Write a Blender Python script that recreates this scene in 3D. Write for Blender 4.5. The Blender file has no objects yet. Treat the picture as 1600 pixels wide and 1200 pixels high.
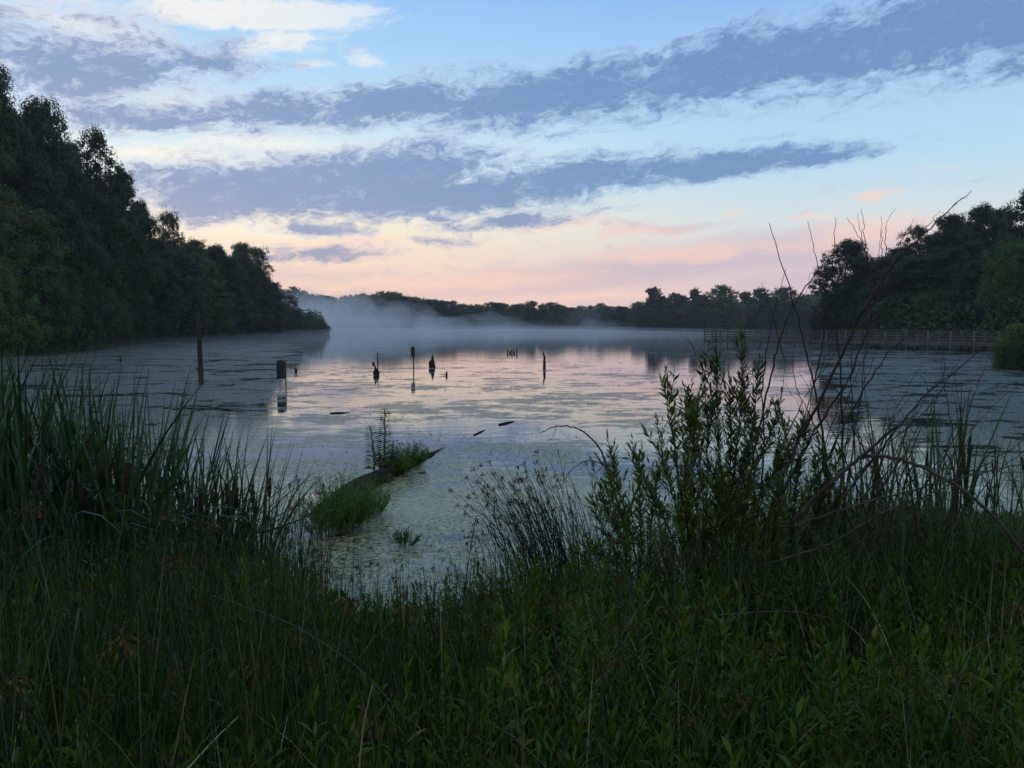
import bpy, bmesh, math, random
import numpy as np
from mathutils import Vector
C = bpy.context.scene.collection
S = bpy.context.scene
R = math.radians
rng = np.random.default_rng(7)
random.seed(7)
def lin(r, g, b):
    f = lambda c: (c/255/12.92) if c/255 <= .04045 else ((c/255+.055)/1.055)**2.4
    return (f(r), f(g), f(b), 1)

# ------------------------------------------------------------------ camera
F, HC, HOR = 1300.0, 2.4, 506.0           # focal length in photo pixels, eye height, horizon row
PITCH = math.atan((600-HOR)/F)
cam = bpy.data.cameras.new('camera'); camo = bpy.data.objects.new('camera', cam); C.objects.link(camo)
camo.location = (0, 0, HC); camo.rotation_euler = (R(90)-PITCH, 0, 0)
cam.sensor_width = 36; cam.lens = F/1600*36; cam.clip_start = .05; cam.clip_end = 5000
S.camera = camo
CP, SP = math.cos(PITCH), math.sin(PITCH)
def ray(px, row):
    a, b = (px-800)/F, (600-row)/F
    return np.array([a, CP+b*SP, -SP+b*CP])
def P(px, row, D):                        # the point at forward distance D seen at a photo position
    d = ray(px, row); return np.array([0, 0, HC]) + d*(D/d[1])
def gd(row):                              # distance of the water surface at a row
    d = ray(800, row); return -HC/d[2]*d[1]
def topz(row, D): return P(800, row, D)[2]

# ------------------------------------------------------------------ sky
SUNAZ, SUNEL = R(-44), R(3)
W = bpy.data.worlds.new('World'); S.world = W; W.use_nodes = True
nt = W.node_tree; nt.nodes.clear()
class NT:
    def __init__(s, nt): s.nt = nt
    def n(s, typ, **k):
        x = s.nt.nodes.new(typ)
        for a, b in k.items(): setattr(x, a, b)
        return x
    def put(s, sock, v):
        if hasattr(v, 'is_linked') or isinstance(v, bpy.types.NodeSocket): s.nt.links.new(v, sock)
        else: sock.default_value = v
    def m(s, op, a, b=0.0, c=0.0, clamp=False):
        x = s.n('ShaderNodeMath', operation=op, use_clamp=clamp)
        s.put(x.inputs[0], a); s.put(x.inputs[1], b)
        if op in ('MULTIPLY_ADD', 'SMOOTH_MAX', 'SMOOTH_MIN'): s.put(x.inputs[2], c)
        return x.outputs[0]
    def ss(s, v, lo, hi):
        x = s.n('ShaderNodeMapRange', interpolation_type='SMOOTHSTEP')
        s.put(x.inputs[0], v); s.put(x.inputs[1], lo); s.put(x.inputs[2], hi); return x.outputs[0]
    def mix(s, f, a, b):
        x = s.n('ShaderNodeMix', data_type='RGBA')
        s.put(x.inputs[0], f); s.put(x.inputs[6], a); s.put(x.inputs[7], b); return x.outputs[2]
    def vec(s, x, y, z=0.0):
        v = s.n('ShaderNodeCombineXYZ'); s.put(v.inputs[0], x); s.put(v.inputs[1], y); s.put(v.inputs[2], z); return v.outputs[0]
    def noise(s, v, scale, detail=4, rough=.55, dist=0.0):
        x = s.n('ShaderNodeTexNoise'); s.put(x.inputs['Vector'], v)
        x.inputs['Scale'].default_value = scale; x.inputs['Detail'].default_value = detail
        x.inputs['Roughness'].default_value = rough; x.inputs['Distortion'].default_value = dist
        return x.outputs['Fac']
    def ramp(s, v, pts, mode='LINEAR'):
        x = s.n('ShaderNodeValToRGB'); e = x.color_ramp; e.interpolation = mode
        while len(e.elements) < len(pts): e.elements.new(.5)
        for k, (p, c) in enumerate(pts): e.elements[k].position = p; e.elements[k].color = c
        s.put(x.inputs[0], v); return x.outputs[0]
w = NT(nt)
tc = w.n('ShaderNodeTexCoord'); sep = w.n('ShaderNodeSeparateXYZ'); nt.links.new(tc.outputs['Generated'], sep.inputs[0])
az = w.m('ARCTAN2', sep.outputs[0], sep.outputs[1]); el = w.m('ARCSINE', sep.outputs[2])
U, V = w.m('MULTIPLY', az, 13.0), w.m('MULTIPLY', el, 13.0)      # in hundreds of 1/1300 rad
def UV(px, row):
    d = ray(px, row); d = d/np.linalg.norm(d)
    return math.atan2(d[0], d[1])*13, math.asin(d[2])*13
# clear sky by elevation (0..90 deg) and by azimuth from the dawn side
E = w.m('DIVIDE', el, math.pi/2)
rows = lambda y: UV(800, y)[1]/13/(math.pi/2)
grad_l = w.ramp(E, [(0, lin(240, 208, 196)), (rows(455), lin(246, 212, 198)), (rows(400), lin(248, 226, 206)), (rows(350), lin(250, 240, 214)),
                    (rows(270), lin(222, 236, 240)), (rows(130), lin(178, 218, 248)), (rows(0), lin(150, 198, 247)), (.45, lin(150, 194, 242)), (1, lin(165, 198, 238))])
grad_r = w.ramp(E, [(0, lin(214, 196, 204)), (rows(455), lin(226, 202, 206)), (rows(400), lin(226, 212, 214)), (rows(350), lin(214, 224, 228)),
                    (rows(270), lin(188, 220, 240)), (rows(130), lin(168, 208, 244)), (rows(0), lin(138, 184, 242)), (.45, lin(142, 186, 240)), (1, lin(165, 198, 238))])
side = w.ss(U, UV(500, 500)[0], UV(1250, 500)[0])
sky = w.mix(side, grad_l, grad_r)
# domain warp and textures of the cloud decks
base = w.vec(U, V)
wn1 = w.noise(w.vec(w.m('MULTIPLY', U, .55), w.m('MULTIPLY', V, 1.2)), 1.6, 5, .6)
wn2 = w.noise(w.vec(w.m('MULTIPLY', U, .55), w.m('MULTIPLY', V, 1.2), 5.3), 1.7, 5, .6)
Uw = w.m('MULTIPLY_ADD', w.m('SUBTRACT', wn1, .5), 1.1, U)
Vw = w.m('MULTIPLY_ADD', w.m('SUBTRACT', wn2, .5), .40, V)
warped = w.vec(Uw, Vw)
def blobs(lst, v):
    out = None
    for (px, row, a, b, rot, wt) in lst:
        u0, v0 = UV(px, row)
        mp = w.n('ShaderNodeMapping', vector_type='TEXTURE'); w.put(mp.inputs[0], v)
        mp.inputs['Location'].default_value = (u0, v0, 0); mp.inputs['Rotation'].default_value = (0, 0, R(rot))
        mp.inputs['Scale'].default_value = (a/100, b/100, 1)
        g = w.n('ShaderNodeTexGradient', gradient_type='SPHERICAL'); w.put(g.inputs[0], mp.outputs[0])
        o = w.m('MULTIPLY', g.outputs[1], wt)
        out = o if out is None else w.m('SMOOTH_MAX', out, o, .12)
    return out
def rotv(u, v, ang, sx, sy, z=0.):
    c, s_ = math.cos(R(ang)), math.sin(R(ang))
    a = w.m('ADD', w.m('MULTIPLY', u, c*sx), w.m('MULTIPLY', v, s_*sx))
    b = w.m('ADD', w.m('MULTIPLY', u, -s_*sy), w.m('MULTIPLY', v, c*sy))
    return w.vec(a, b, z)
n_big = w.noise(rotv(Uw, Vw, 7, .5, 1.6), 1.5, 8, .62)
n_fine = w.noise(rotv(Uw, Vw, 7, 1.1, 2.3, 3.), 2.6, 7, .6)
n_rip = w.noise(rotv(Uw, Vw, 12, 1.6, 3.4, 8.), 5.2, 5, .6)
tex = w.m('ADD', w.m('MULTIPLY', n_rip, .24), w.m('MULTIPLY_ADD', n_fine, .34, w.m('MULTIPLY', n_big, .48)))
texc = w.m('SUBTRACT', tex, .53)
slate = [(130, 105, 310, 92, 4, 1.05), (40, 60, 200, 80, 0, .75), (320, 90, 190, 50, 2, .85), (150, 30, 200, 40, 0, .6), (230, 188, 200, 36, 3, .95), (420, 175, 270, 52, 5, 1.05), (640, 160, 320, 60, 5, 1.1), (860, 148, 400, 70, 7, 1.2), (1120, 108, 400, 80, 10, 1.25),
         (1420, 55, 400, 96, 7, 1.25), (1640, 40, 300, 84, 5, 1.0), (900, 208, 220, 13, 4, .6),
         (420, 298, 350, 74, 3, 1.3), (600, 280, 300, 80, 6, 1.3), (680, 310, 380, 52, 4, 1.35), (900, 278, 320, 42, 5, 1.25), (1130, 257, 280, 32, 5, 1.2), (1290, 245, 150, 18, 5, 1.0),
         (940, 240, 180, 16, 3, .6), (500, 357, 130, 20, 0, .95), (810, 345, 220, 22, 5, .95), (700, 378, 90, 13, 0, .8), (500, 397, 160, 22, 2, .9), (420, 405, 120, 16, 0, .8), (1200, 215, 120, 10, 4, .5)]
mauve = [(1000, 420, 480, 40, 4, 1.0), (1230, 395, 350, 46, 3, 1.1), (760, 452, 400, 20, 3, .7), (1040, 357, 130, 14, 4, .8), (480, 430, 230, 26, 0, .6), (1300, 440, 300, 30, 0, .7)]
pink = [(1365, 310, 56, 16, 4, 1.0), (1365, 365, 180, 38, 3, .95), (1270, 335, 60, 14, 5, .7), (1140, 332, 40, 14, 0, .7), (880, 345, 130, 22, 3, .9), (1010, 362, 160, 20, 3, .7),
        (760, 440, 320, 28, 4, .9), (1090, 395, 300, 26, 3, .9), (540, 378, 160, 16, 2, .8), (1480, 255, 90, 12, 3, .45), (920, 465, 260, 18, 2, .7)]
white = [(400, 22, 300, 40, 3, 1.25), (510, 18, 160, 24, 5, 1.2), (440, 68, 150, 34, 12, 1.0), (570, 90, 45, 20, 0, .8), (490, 100, 60, 14, 0, .6), (260, 242, 300, 30, 0, .9), (120, 40, 300, 90, 0, .8),
         (480, 228, 420, 28, 2, .8), (250, 150, 260, 60, 0, .7), (900, 225, 500, 28, 4, .5), (1000, 290, 330, 22, 5, .4), (430, 360, 330, 30, 0, .8)]
def dens(lst, amp, thr, wid, v=warped):
    f = blobs(lst, v); f = w.m('MULTIPLY_ADD', texc, amp, f)
    return w.m('DIVIDE', w.m('SUBTRACT', f, thr), wid, clamp=True)
leftness = w.ss(U, UV(1000, 100)[0], UV(300, 100)[0])
d_m = dens(mauve, 1.5, .12, .6); d_p = dens(pink, 2.0, .22, .5); d_w = dens(white, 2.2, .28, .55); d_s = dens(slate, 2.1, .09, .95)
sky = w.mix(w.m('MULTIPLY', d_m, .62), sky, lin(196, 180, 200))
sky = w.mix(w.m('MULTIPLY', d_p, .62), sky, lin(255, 214, 198))
wcol = w.mix(leftness, lin(205, 228, 245), lin(255, 249, 238))
sky = w.mix(w.m('MULTIPLY', w.m('MULTIPLY', w.ss(d_w, 0., 1.), w.m('MULTIPLY_ADD', leftness, .40, .4)), 1.0), sky, wcol)
low = w.ss(V, UV(800, 440)[1], UV(800, 300)[1])
edge = w.mix(leftness, lin(170, 200, 232), lin(216, 220, 234))
edge = w.mix(low, lin(226, 196, 200), edge)
core = w.mix(leftness, lin(106, 138, 190), lin(126, 148, 192))
core = w.mix(low, lin(150, 156, 186), core)
shade = w.m('MULTIPLY_ADD', w.m('SUBTRACT', w.m('ADD', w.m('MULTIPLY', n_fine, .6), w.m('MULTIPLY', n_rip, .4)), .5), 1.7, 0.05)
ccol = w.mix(w.m('ADD', w.ss(d_s, .12, .85), shade, clamp=True), edge, core)
sky = w.mix(w.m('MULTIPLY', w.ss(d_s, 0., .72), .9), sky, ccol)
# darker western half of the dome, behind the viewer
back = w.ss(sep.outputs[1], .35, -.5)
sky = w.mix(w.m('MULTIPLY', back, .85), sky, lin(182, 182, 188))
nish = w.n('ShaderNodeTexSky', sky_type='NISHITA', sun_disc=False)
nish.sun_elevation = SUNEL; nish.sun_rotation = SUNAZ; nish.altitude = 200
bg1 = w.n('ShaderNodeBackground'); w.put(bg1.inputs[0], sky); bg1.inputs[1].default_value = 1.0
bg2 = w.n('ShaderNodeBackground'); w.put(bg2.inputs[0], nish.outputs[0]); bg2.inputs[1].default_value = .012
ads = w.n('ShaderNodeAddShader'); out = w.n('ShaderNodeOutputWorld')
nt.links.new(bg1.outputs[0], ads.inputs[0]); nt.links.new(bg2.outputs[0], ads.inputs[1]); nt.links.new(ads.outputs[0], out.inputs[0])
W.cycles.sampling_method = 'MANUAL'; W.cycles.sample_map_resolution = 512

sun = bpy.data.lights.new('sun', 'SUN'); sun.energy = .12; sun.angle = R(14); sun.color = (1, .82, .66)
suno = bpy.data.objects.new('sun', sun); C.objects.link(suno)
sd = Vector((math.sin(SUNAZ)*math.cos(SUNEL), math.cos(SUNAZ)*math.cos(SUNEL), math.sin(SUNEL)))
suno.rotation_euler = (-sd).to_track_quat('-Z', 'Y').to_euler()
S.view_settings.view_transform = 'Standard'; S.view_settings.look = 'None'; S.view_settings.gamma = 1
S.view_settings.exposure = 0; S.view_settings.use_curve_mapping = False
S.cycles.max_bounces = 6; S.cycles.diffuse_bounces = 2; S.cycles.glossy_bounces = 3; S.cycles.transmission_bounces = 3
S.cycles.volume_bounces = 2; S.cycles.transparent_max_bounces = 32

# ------------------------------------------------------------------ materials
def newmat(name):
    m = bpy.data.materials.new(name); m.use_nodes = True; m.node_tree.nodes.clear(); return m, NT(m.node_tree)
def mat_leaf(name, c1, c2, c3=None, rough=.55, transl=.22, spec=.3, nscale=.35, third=.08, wi=.45, wn=.35):
    m, k = newmat(name)
    g = k.n('ShaderNodeNewGeometry'); tcx = k.n('ShaderNodeTexCoord'); oi = k.n('ShaderNodeObjectInfo')
    isl = g.outputs['Random Per Island']
    nz = k.noise(tcx.outputs['Object'], nscale, 3)
    f = k.m('ADD', k.m('MULTIPLY', isl, wi), k.m('MULTIPLY', k.ss(nz, .32, .68), wn))
    f = k.m('MULTIPLY_ADD', k.m('SUBTRACT', oi.outputs['Random'], .4), .9, f, clamp=True)
    col = k.mix(f, c1, c2)
    if c3: col = k.mix(k.m('GREATER_THAN', isl, 1-third), col, c3)
    p = k.n('ShaderNodeBsdfPrincipled'); k.put(p.inputs['Base Color'], col)
    p.inputs['Roughness'].default_value = rough; p.inputs['Specular IOR Level'].default_value = spec
    t = k.n('ShaderNodeBsdfTranslucent'); k.put(t.inputs[0], col)
    mx = k.n('ShaderNodeMixShader'); mx.inputs[0].default_value = transl
    o = k.n('ShaderNodeOutputMaterial')
    k.nt.links.new(p.outputs[0], mx.inputs[1]); k.nt.links.new(t.outputs[0], mx.inputs[2]); k.nt.links.new(mx.outputs[0], o.inputs[0])
    return m
def mat_solid(name, c1, c2, scale=3., rough=.8, bump=.4, stretch=(1, 1, 1), spec=.25):
    m, k = newmat(name)
    tcx = k.n('ShaderNodeTexCoord'); mp = k.n('ShaderNodeMapping'); k.put(mp.inputs[0], tcx.outputs['Object']); mp.inputs['Scale'].default_value = stretch
    nz = k.noise(mp.outputs[0], scale, 6, .65)
    p = k.n('ShaderNodeBsdfPrincipled'); k.put(p.inputs['Base Color'], k.mix(k.ss(nz, .3, .7), c1, c2))
    p.inputs['Roughness'].default_value = rough; p.inputs['Specular IOR Level'].default_value = spec
    b = k.n('ShaderNodeBump'); b.inputs['Strength'].default_value = bump; b.inputs['Distance'].default_value = .02; k.put(b.inputs['Height'], nz)
    k.put(p.inputs['Normal'], b.outputs[0])
    o = k.n('ShaderNodeOutputMaterial'); k.nt.links.new(p.outputs[0], o.inputs[0]); return m
c4 = lambda r, g, b: (r, g, b, 1)
M = {}
M['tree_dark'] = mat_leaf('tree_leaf_dark', c4(.009, .024, .004), c4(.036, .062, .009))
M['tree_mid'] = mat_leaf('tree_leaf_mid', c4(.016, .042, .004), c4(.062, .108, .012))
M['tree_light'] = mat_leaf('tree_leaf_light', c4(.042, .09, .012), c4(.11, .19, .024))
M['bark'] = mat_solid('bark', c4(.03, .025, .02), c4(.08, .065, .05), 4, .9, .8, (1, 1, .2))
M['deadwood'] = mat_solid('dead_wood', c4(.016, .014, .013), c4(.048, .042, .038), 6, .85, .8, (1, 1, .15))
M['wetwood'] = mat_solid('wet_wood', c4(.010, .008, .007), c4(.035, .027, .022), 8, .9, .9, spec=.1)
M['deck'] = mat_solid('weathered_boards', c4(.05, .05, .05), c4(.14, .135, .135), 5, .85, .5, (1, 1, 1))
M['boxpaint'] = mat_solid('dark_green_metal', c4(.008, .022, .022), c4(.016, .038, .035), 5, .55, .2)
M['iron'] = mat_solid('rusty_steel', c4(.02, .014, .012), c4(.05, .03, .024), 12, .8, .4)
M['soil'] = mat_solid('soil', c4(.008, .008, .005), c4(.018, .018, .010), 3, .95, 1.)
M['forb'] = mat_leaf('forb_leaf', c4(.011, .032, .003), c4(.090, .165, .011), c4(.13, .11, .03), .5, .28, .2, 1.1, .03, .3, .6)
M['forb_blue'] = mat_leaf('sedge_leaf', c4(.011, .030, .004), c4(.046, .088, .011), c4(.16, .13, .06), .5, .2, .22, 1.2, .05)
M['rush'] = mat_leaf('rush_stem', c4(.013, .031, .015), c4(.040, .074, .032), None, .45, .05, .25, 1.)
M['cattail'] = mat_leaf('cattail_leaf', c4(.010, .034, .010), c4(.034, .080, .020), c4(.17, .14, .07), .45, .16, .3, .8, .13)
M['spike'] = mat_solid('cattail_spike', c4(.016, .009, .007), c4(.038, .020, .014), 30, .9, .5)
M['seed'] = mat_leaf('seed_head', c4(.05, .030, .012), c4(.12, .08, .035), None, .8, .15, .1, 3.)
M['straw'] = mat_leaf('dry_straw', c4(.20, .17, .11), c4(.36, .31, .21), None, .7, .1, .2, 1.)
M['willow'] = mat_leaf('willow_leaf', c4(.030, .064, .008), c4(.10, .16, .020), c4(.20, .16, .04), .42, .2, .4, 1.5, .04)
M['twig'] = mat_solid('twig_bark', c4(.018, .012, .010), c4(.05, .036, .028), 20, .8, .4)
M['paleb'] = mat_solid('pale_dead_branch', c4(.018, .015, .012), c4(.085, .072, .058), 12, .85, .6)
M['mound'] = mat_leaf('mound_leaf', c4(.022, .06, .006), c4(.075, .155, .014), None, .5, .25, .3, 1.5)
M['weed'] = mat_leaf('floating_weed', c4(.045, .06, .045), c4(.15, .17, .12), c4(.03, .035, .025), .5, 0, .3, .5, .3)
M['reed_far'] = mat_leaf('far_reed', c4(.06, .055, .035), c4(.12, .10, .06))

# ------------------------------------------------------------------ mesh tools
def finish(name, V_, Q, mat, parent=None, smooth=False):
    me = bpy.data.meshes.new(name); V_ = np.asarray(V_, np.float32); Q = np.asarray(Q, np.int32)
    me.vertices.add(len(V_)); me.vertices.foreach_set('co', V_.ravel())
    me.loops.add(Q.size); me.loops.foreach_set('vertex_index', Q.ravel())
    me.polygons.add(len(Q)); me.polygons.foreach_set('loop_start', np.arange(0, Q.size, Q.shape[1], dtype=np.int32))
    me.update(calc_edges=True); me.validate()
    if smooth: me.polygons.foreach_set('use_smooth', np.ones(len(me.polygons), bool))
    me.materials.append(mat)
    o = bpy.data.objects.new(name, me); C.objects.link(o)
    if parent is not None: o.parent = parent
    return o
class MB:
    def __init__(s): s.v = []; s.q = []; s.n = 0
    def add(s, v, q):
        if len(v) == 0: return
        s.v.append(np.asarray(v, float)); s.q.append(np.asarray(q)+s.n); s.n += len(v)
    def build(s, name, mat, parent=None, smooth=False, org=None):
        v = np.vstack(s.v)
        if org is not None: v = v-np.asarray(org)
        return finish(name, v, np.vstack(s.q), mat, parent, smooth)
    def tube(s, pts, rad, n=6):
        pts = np.asarray(pts, float); K = len(pts); rad = np.broadcast_to(rad, (K,)) if np.ndim(rad) == 0 else np.asarray(rad)
        t = np.gradient(pts, axis=0); t /= np.linalg.norm(t, axis=1)[:, None]+1e-9
        up = np.where(np.abs(t[:, 2:3]) > .9, [[1., 0, 0]], [[0, 0, 1.]])
        a = np.cross(t, up); a /= np.linalg.norm(a, axis=1)[:, None]+1e-9; b = np.cross(t, a)
        ang = np.arange(n)*2*math.pi/n
        v = pts[:, None]+rad[:, None, None]*(a[:, None]*np.cos(ang)[None, :, None]+b[:, None]*np.sin(ang)[None, :, None])
        q = []
        for i in range(K-1):
            for j in range(n):
                q.append((i*n+j, i*n+(j+1) % n, (i+1)*n+(j+1) % n, (i+1)*n+j))
        v = v.reshape(-1, 3); m = len(v); v = np.vstack([v, pts[:1], pts[-1:]])
        for j in range(0, n, 2):
            q.append((m, (j+2) % n, (j+1) % n, j)); q.append((m+1, (K-1)*n+j, (K-1)*n+(j+1) % n, (K-1)*n+(j+2) % n))
        s.add(v, q)
    def box(s, lo, hi, rz=0, org=(0, 0, 0)):
        x0, y0, z0 = lo; x1, y1, z1 = hi
        v = np.array([(x0, y0, z0), (x1, y0, z0), (x1, y1, z0), (x0, y1, z0), (x0, y0, z1), (x1, y0, z1), (x1, y1, z1), (x0, y1, z1)], float)
        c_, s_ = math.cos(rz), math.sin(rz)
        v = np.column_stack([v[:, 0]*c_-v[:, 1]*s_, v[:, 0]*s_+v[:, 1]*c_, v[:, 2]])+np.asarray(org)
        s.add(v, [(0, 3, 2, 1), (4, 5, 6, 7), (0, 1, 5, 4), (1, 2, 6, 5), (2, 3, 7, 6), (3, 0, 4, 7)])
def norm(a): return a/(np.linalg.norm(a, axis=-1, keepdims=True)+1e-9)
def blades(base, az_, length, lean, curve, width, K=5, twist=0.6, fold=None):
    """strips: N blades; lean = starting tilt from vertical, curve = extra tilt at the tip"""
    N = len(base); t = np.linspace(0, 1, K+1)
    th = lean[:, None]+curve[:, None]*t[None]**1.5
    d = np.stack([np.sin(th)*np.cos(az_)[:, None], np.sin(th)*np.sin(az_)[:, None], np.cos(th)], -1)
    seg = (length/K)[:, None, None]*d[:, :-1]
    c = base[:, None]+np.concatenate([np.zeros((N, 1, 3)), np.cumsum(seg, 1)], 1)
    wa = az_+math.pi/2+(rng.random(N)-.5)*2*twist
    wd = np.stack([np.cos(wa), np.sin(wa), np.zeros(N)], -1)[:, None]
    pr = (1-t**3.2)*.92+.08; pr = pr*np.minimum(1, .55+t*3)
    hw = width[:, None, None]*.5*pr[None, :, None]
    v = np.stack([c-wd*hw, c+wd*hw], 2).reshape(N, -1, 3)
    i = np.arange(K); q = np.stack([2*i, 2*i+1, 2*i+3, 2*i+2], 1)
    Q = (q[None]+(np.arange(N)*2*(K+1))[:, None, None]).reshape(-1, 4)
    return v.reshape(-1, 3), Q
def leaves(base, dr, length, width, droop=.25):
    """lance leaves: 2 quads folded along a bent rib (6 verts); dr = unit directions"""
    N = len(base); dr = norm(dr)
    side_ = norm(np.cross(dr, np.array([0, 0, 1.])+rng.normal(0, .35, (N, 3))))
    upv = np.cross(side_, dr); L = length[:, None]; Wd = width[:, None]*.5
    mid = base+dr*L*.48+upv*L*.04; tip = base+dr*L-np.array([0, 0, 1.])*L*droop
    q1 = base+dr*L*.20; v = np.stack([base, mid+side_*Wd-upv*Wd*.25, tip, mid-side_*Wd-upv*Wd*.25, mid+upv*Wd*.2], 1)
    # quads: base, left, tip, rib / base, rib, tip, right
    Q = np.array([[0, 1, 2, 4], [0, 4, 2, 3]])[None]+(np.arange(N)*5)[:, None, None]
    return v.reshape(-1, 3), Q.reshape(-1, 4)
def quadleaf(c, nrm, size, asp=.6):
    N = len(c); nrm = norm(nrm); r = norm(rng.normal(size=(N, 3))); a = norm(np.cross(nrm, r)); b = np.cross(nrm, a)
    s_ = size[:, None]*.5
    v = np.stack([c-a*s_, c-b*s_*asp+nrm*s_*.2, c+a*s_, c+b*s_*asp+nrm*s_*.2], 1)
    return v.reshape(-1, 3), np.arange(N*4).reshape(-1, 4)
def sph(n): return norm(rng.normal(size=(n, 3)))

def tag(o, label=None, cat=None, group=None, kind=None):
    if label: o['label'] = label
    if cat: o['category'] = cat
    if group: o['group'] = group
    if kind: o['kind'] = kind
    return o
def thing(name, label, cat, loc=(0, 0, 0), group=None):
    o = bpy.data.objects.new(name, None); o.empty_display_size = .2; C.objects.link(o); o.location = Vector([float(a) for a in loc])
    return tag(o, label, cat, group)
def dup(root, loc, rz, sc, label=None, group=None, kids=None):
    r = root.copy(); C.objects.link(r); r.location = loc; r.rotation_euler = (0, 0, rz); r.scale = sc
    if label: r['label'] = label
    if group: r['group'] = group
    for ch in (kids or list(root.children)):
        c = ch.copy(); C.objects.link(c); c.parent = r
        for g in ch.children:
            d = g.copy(); C.objects.link(d); d.parent = c
    return r

# ------------------------------------------------------------------ land and water
LAKE = np.array([(-60, 10.5), (-30, 10), (-12, 9.3), (-6, 8.2), (-3.6, 7.4), (-2.4, 6.6), (-1.2, 6.1), (0, 6.2), (1.2, 7.0), (2.2, 8.2), (3.4, 9.0), (5, 9.6), (8, 10), (14, 11), (25, 14), (38, 22), (40, 36),
                 (33, 41.5), (27.6, 44.4), (27.6, 47), (33, 54), (42, 66), (45, 80), (45, 96), (44, 112), (52, 130), (72, 190), (105, 260), (118, 292),
                 (60, 296), (10, 290), (-40, 293), (-90, 296), (-110, 270), (-96, 235), (-66, 214), (-46, 208), (-45, 195), (-50, 173), (-50, 150), (-49, 130), (-49, 112), (-47, 97), (-44, 84), (-45, 71), (-52, 55), (-60, 35)], float)
def sdist(x, y):                          # > 0 on land
    p = np.stack([x, y], -1); d = np.full(x.shape, 1e9); ins = np.zeros(x.shape, bool)
    for i in range(len(LAKE)):
        a, b = LAKE[i], LAKE[(i+1) % len(LAKE)]
        e = b-a; w_ = p-a; t = np.clip((w_@e)/(e@e), 0, 1)
        d = np.minimum(d, np.linalg.norm(w_-t[..., None]*e, axis=-1))
        c = ((a[1] <= y) & (b[1] > y)) | ((b[1] <= y) & (a[1] > y))
        with np.errstate(divide='ignore', invalid='ignore'):
            xi = a[0]+(y-a[1])*e[0]/e[1] if e[1] != 0 else np.zeros_like(y)
        ins ^= c & (x < xi)
    return np.where(ins, -d, d)
def gz(x, y):
    d = sdist(x, y)
    z = np.where(d > 0, .80*(1-np.exp(-np.maximum(d, 0)/4.2))+np.clip((d-25)*.01, 0, 3), np.maximum(d*.22, -1.2))
    return z+.03*np.sin(x*2.3+1)*np.cos(y*1.9)
def g1(x, y): return float(gz(np.array([float(x)]), np.array([float(y)]))[0])
def axis(lo, hi, c, fine, n):
    a = np.linspace(-1, 1, n); s_ = np.sign(a)*(np.abs(a)*fine+(np.abs(a)**4)*1.0)
    s_ = s_/np.abs(s_).max(); return np.where(s_ < 0, c+s_*(c-lo), c+s_*(hi-c))
xs, ys = axis(-700, 700, 0, .06, 260), axis(-300, 900, 6, .06, 260)
X, Y = np.meshgrid(xs, ys, indexing='ij'); Z = gz(X, Y)
i, j = np.meshgrid(np.arange(len(xs)-1), np.arange(len(ys)-1), indexing='ij'); n_ = len(ys)
Q = np.stack([i*n_+j, (i+1)*n_+j, (i+1)*n_+j+1, i*n_+j+1], -1).reshape(-1, 4)
tag(finish('ground', np.stack([X, Y, Z], -1).reshape(-1, 3), Q, M['soil'], smooth=True), kind='structure')

m, k = newmat('pond_water')
geo = k.n('ShaderNodeNewGeometry'); sp = k.n('ShaderNodeSeparateXYZ'); k.put(sp.inputs[0], geo.outputs['Position'])
px_, py_ = sp.outputs[0], sp.outputs[1]
dist = k.m('SQRT', k.m('ADD', k.m('MULTIPLY', px_, px_), k.m('MULTIPLY', py_, py_)))
nA = k.noise(k.vec(k.m('MULTIPLY', px_, .55), k.m('MULTIPLY', py_, .9)), .33, 7, .62, .4)      # patches
nB = k.noise(k.vec(k.m('MULTIPLY', px_, 1.), k.m('MULTIPLY', py_, 1.6)), 2.6, 6, .7, .3)       # ragged edges
nC = k.noise(geo.outputs['Position'], 22, 4, .7)                                              # grain
nM = k.noise(k.vec(k.m('MULTIPLY', px_, .8), k.m('MULTIPLY', py_, 1.)), .95, 5, .6, .5)
# coverage: dense near the bank, scattered to 45 m, clear beyond; scum towards both sides
cov = k.m('SUBTRACT', 1.0, k.ss(dist, 8., 24.), clamp=True)
cov = k.m('MULTIPLY_ADD', k.ss(dist, 10, 18), -.10, cov)
cov2 = k.m('MULTIPLY', k.m('SUBTRACT', 1.0, k.ss(dist, 26., 60.)), .36)
ratio = k.m('DIVIDE', px_, k.m('ADD', py_, 1.))
lft = k.m('MULTIPLY', k.ss(ratio, -.22, -.29), k.m('SUBTRACT', 1.0, k.ss(dist, 70, 160)))
rgt = k.m('MULTIPLY', k.ss(ratio, .24, .44), k.m('SUBTRACT', 1.0, k.ss(dist, 50, 110)))
cv = k.m('MAXIMUM', cov, cov2); cv = k.m('MAXIMUM', cv, k.m('MULTIPLY', lft, .82)); cv = k.m('MAXIMUM', cv, k.m('MULTIPLY', rgt, .74))
fld = k.m('ADD', k.m('ADD', k.m('MULTIPLY', nA, .38), k.m('MULTIPLY', nM, .36)), k.m('MULTIPLY', nB, .26))
mask = k.ss(k.m('ADD', k.m('MULTIPLY_ADD', k.m('SUBTRACT', fld, .5), 2.3, .5), k.m('MULTIPLY', cv, .27)), .595, .665)
nD = k.noise(geo.outputs['Position'], 13, 5, .75, .4)
grain = k.ss(k.m('ADD', k.m('MULTIPLY', nC, .4), k.m('MULTIPLY', nD, .6)), .44, .53)
dcol = k.mix(grain, c4(.04, .046, .02), c4(.36, .38, .20))
dcol = k.mix(k.ss(nB, .48, .7), dcol, c4(.15, .16, .075))
dcol = k.mix(k.ss(dist, 11, 26), dcol, k.mix(grain, c4(.03, .036, .026), c4(.10, .115, .085)))
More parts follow.
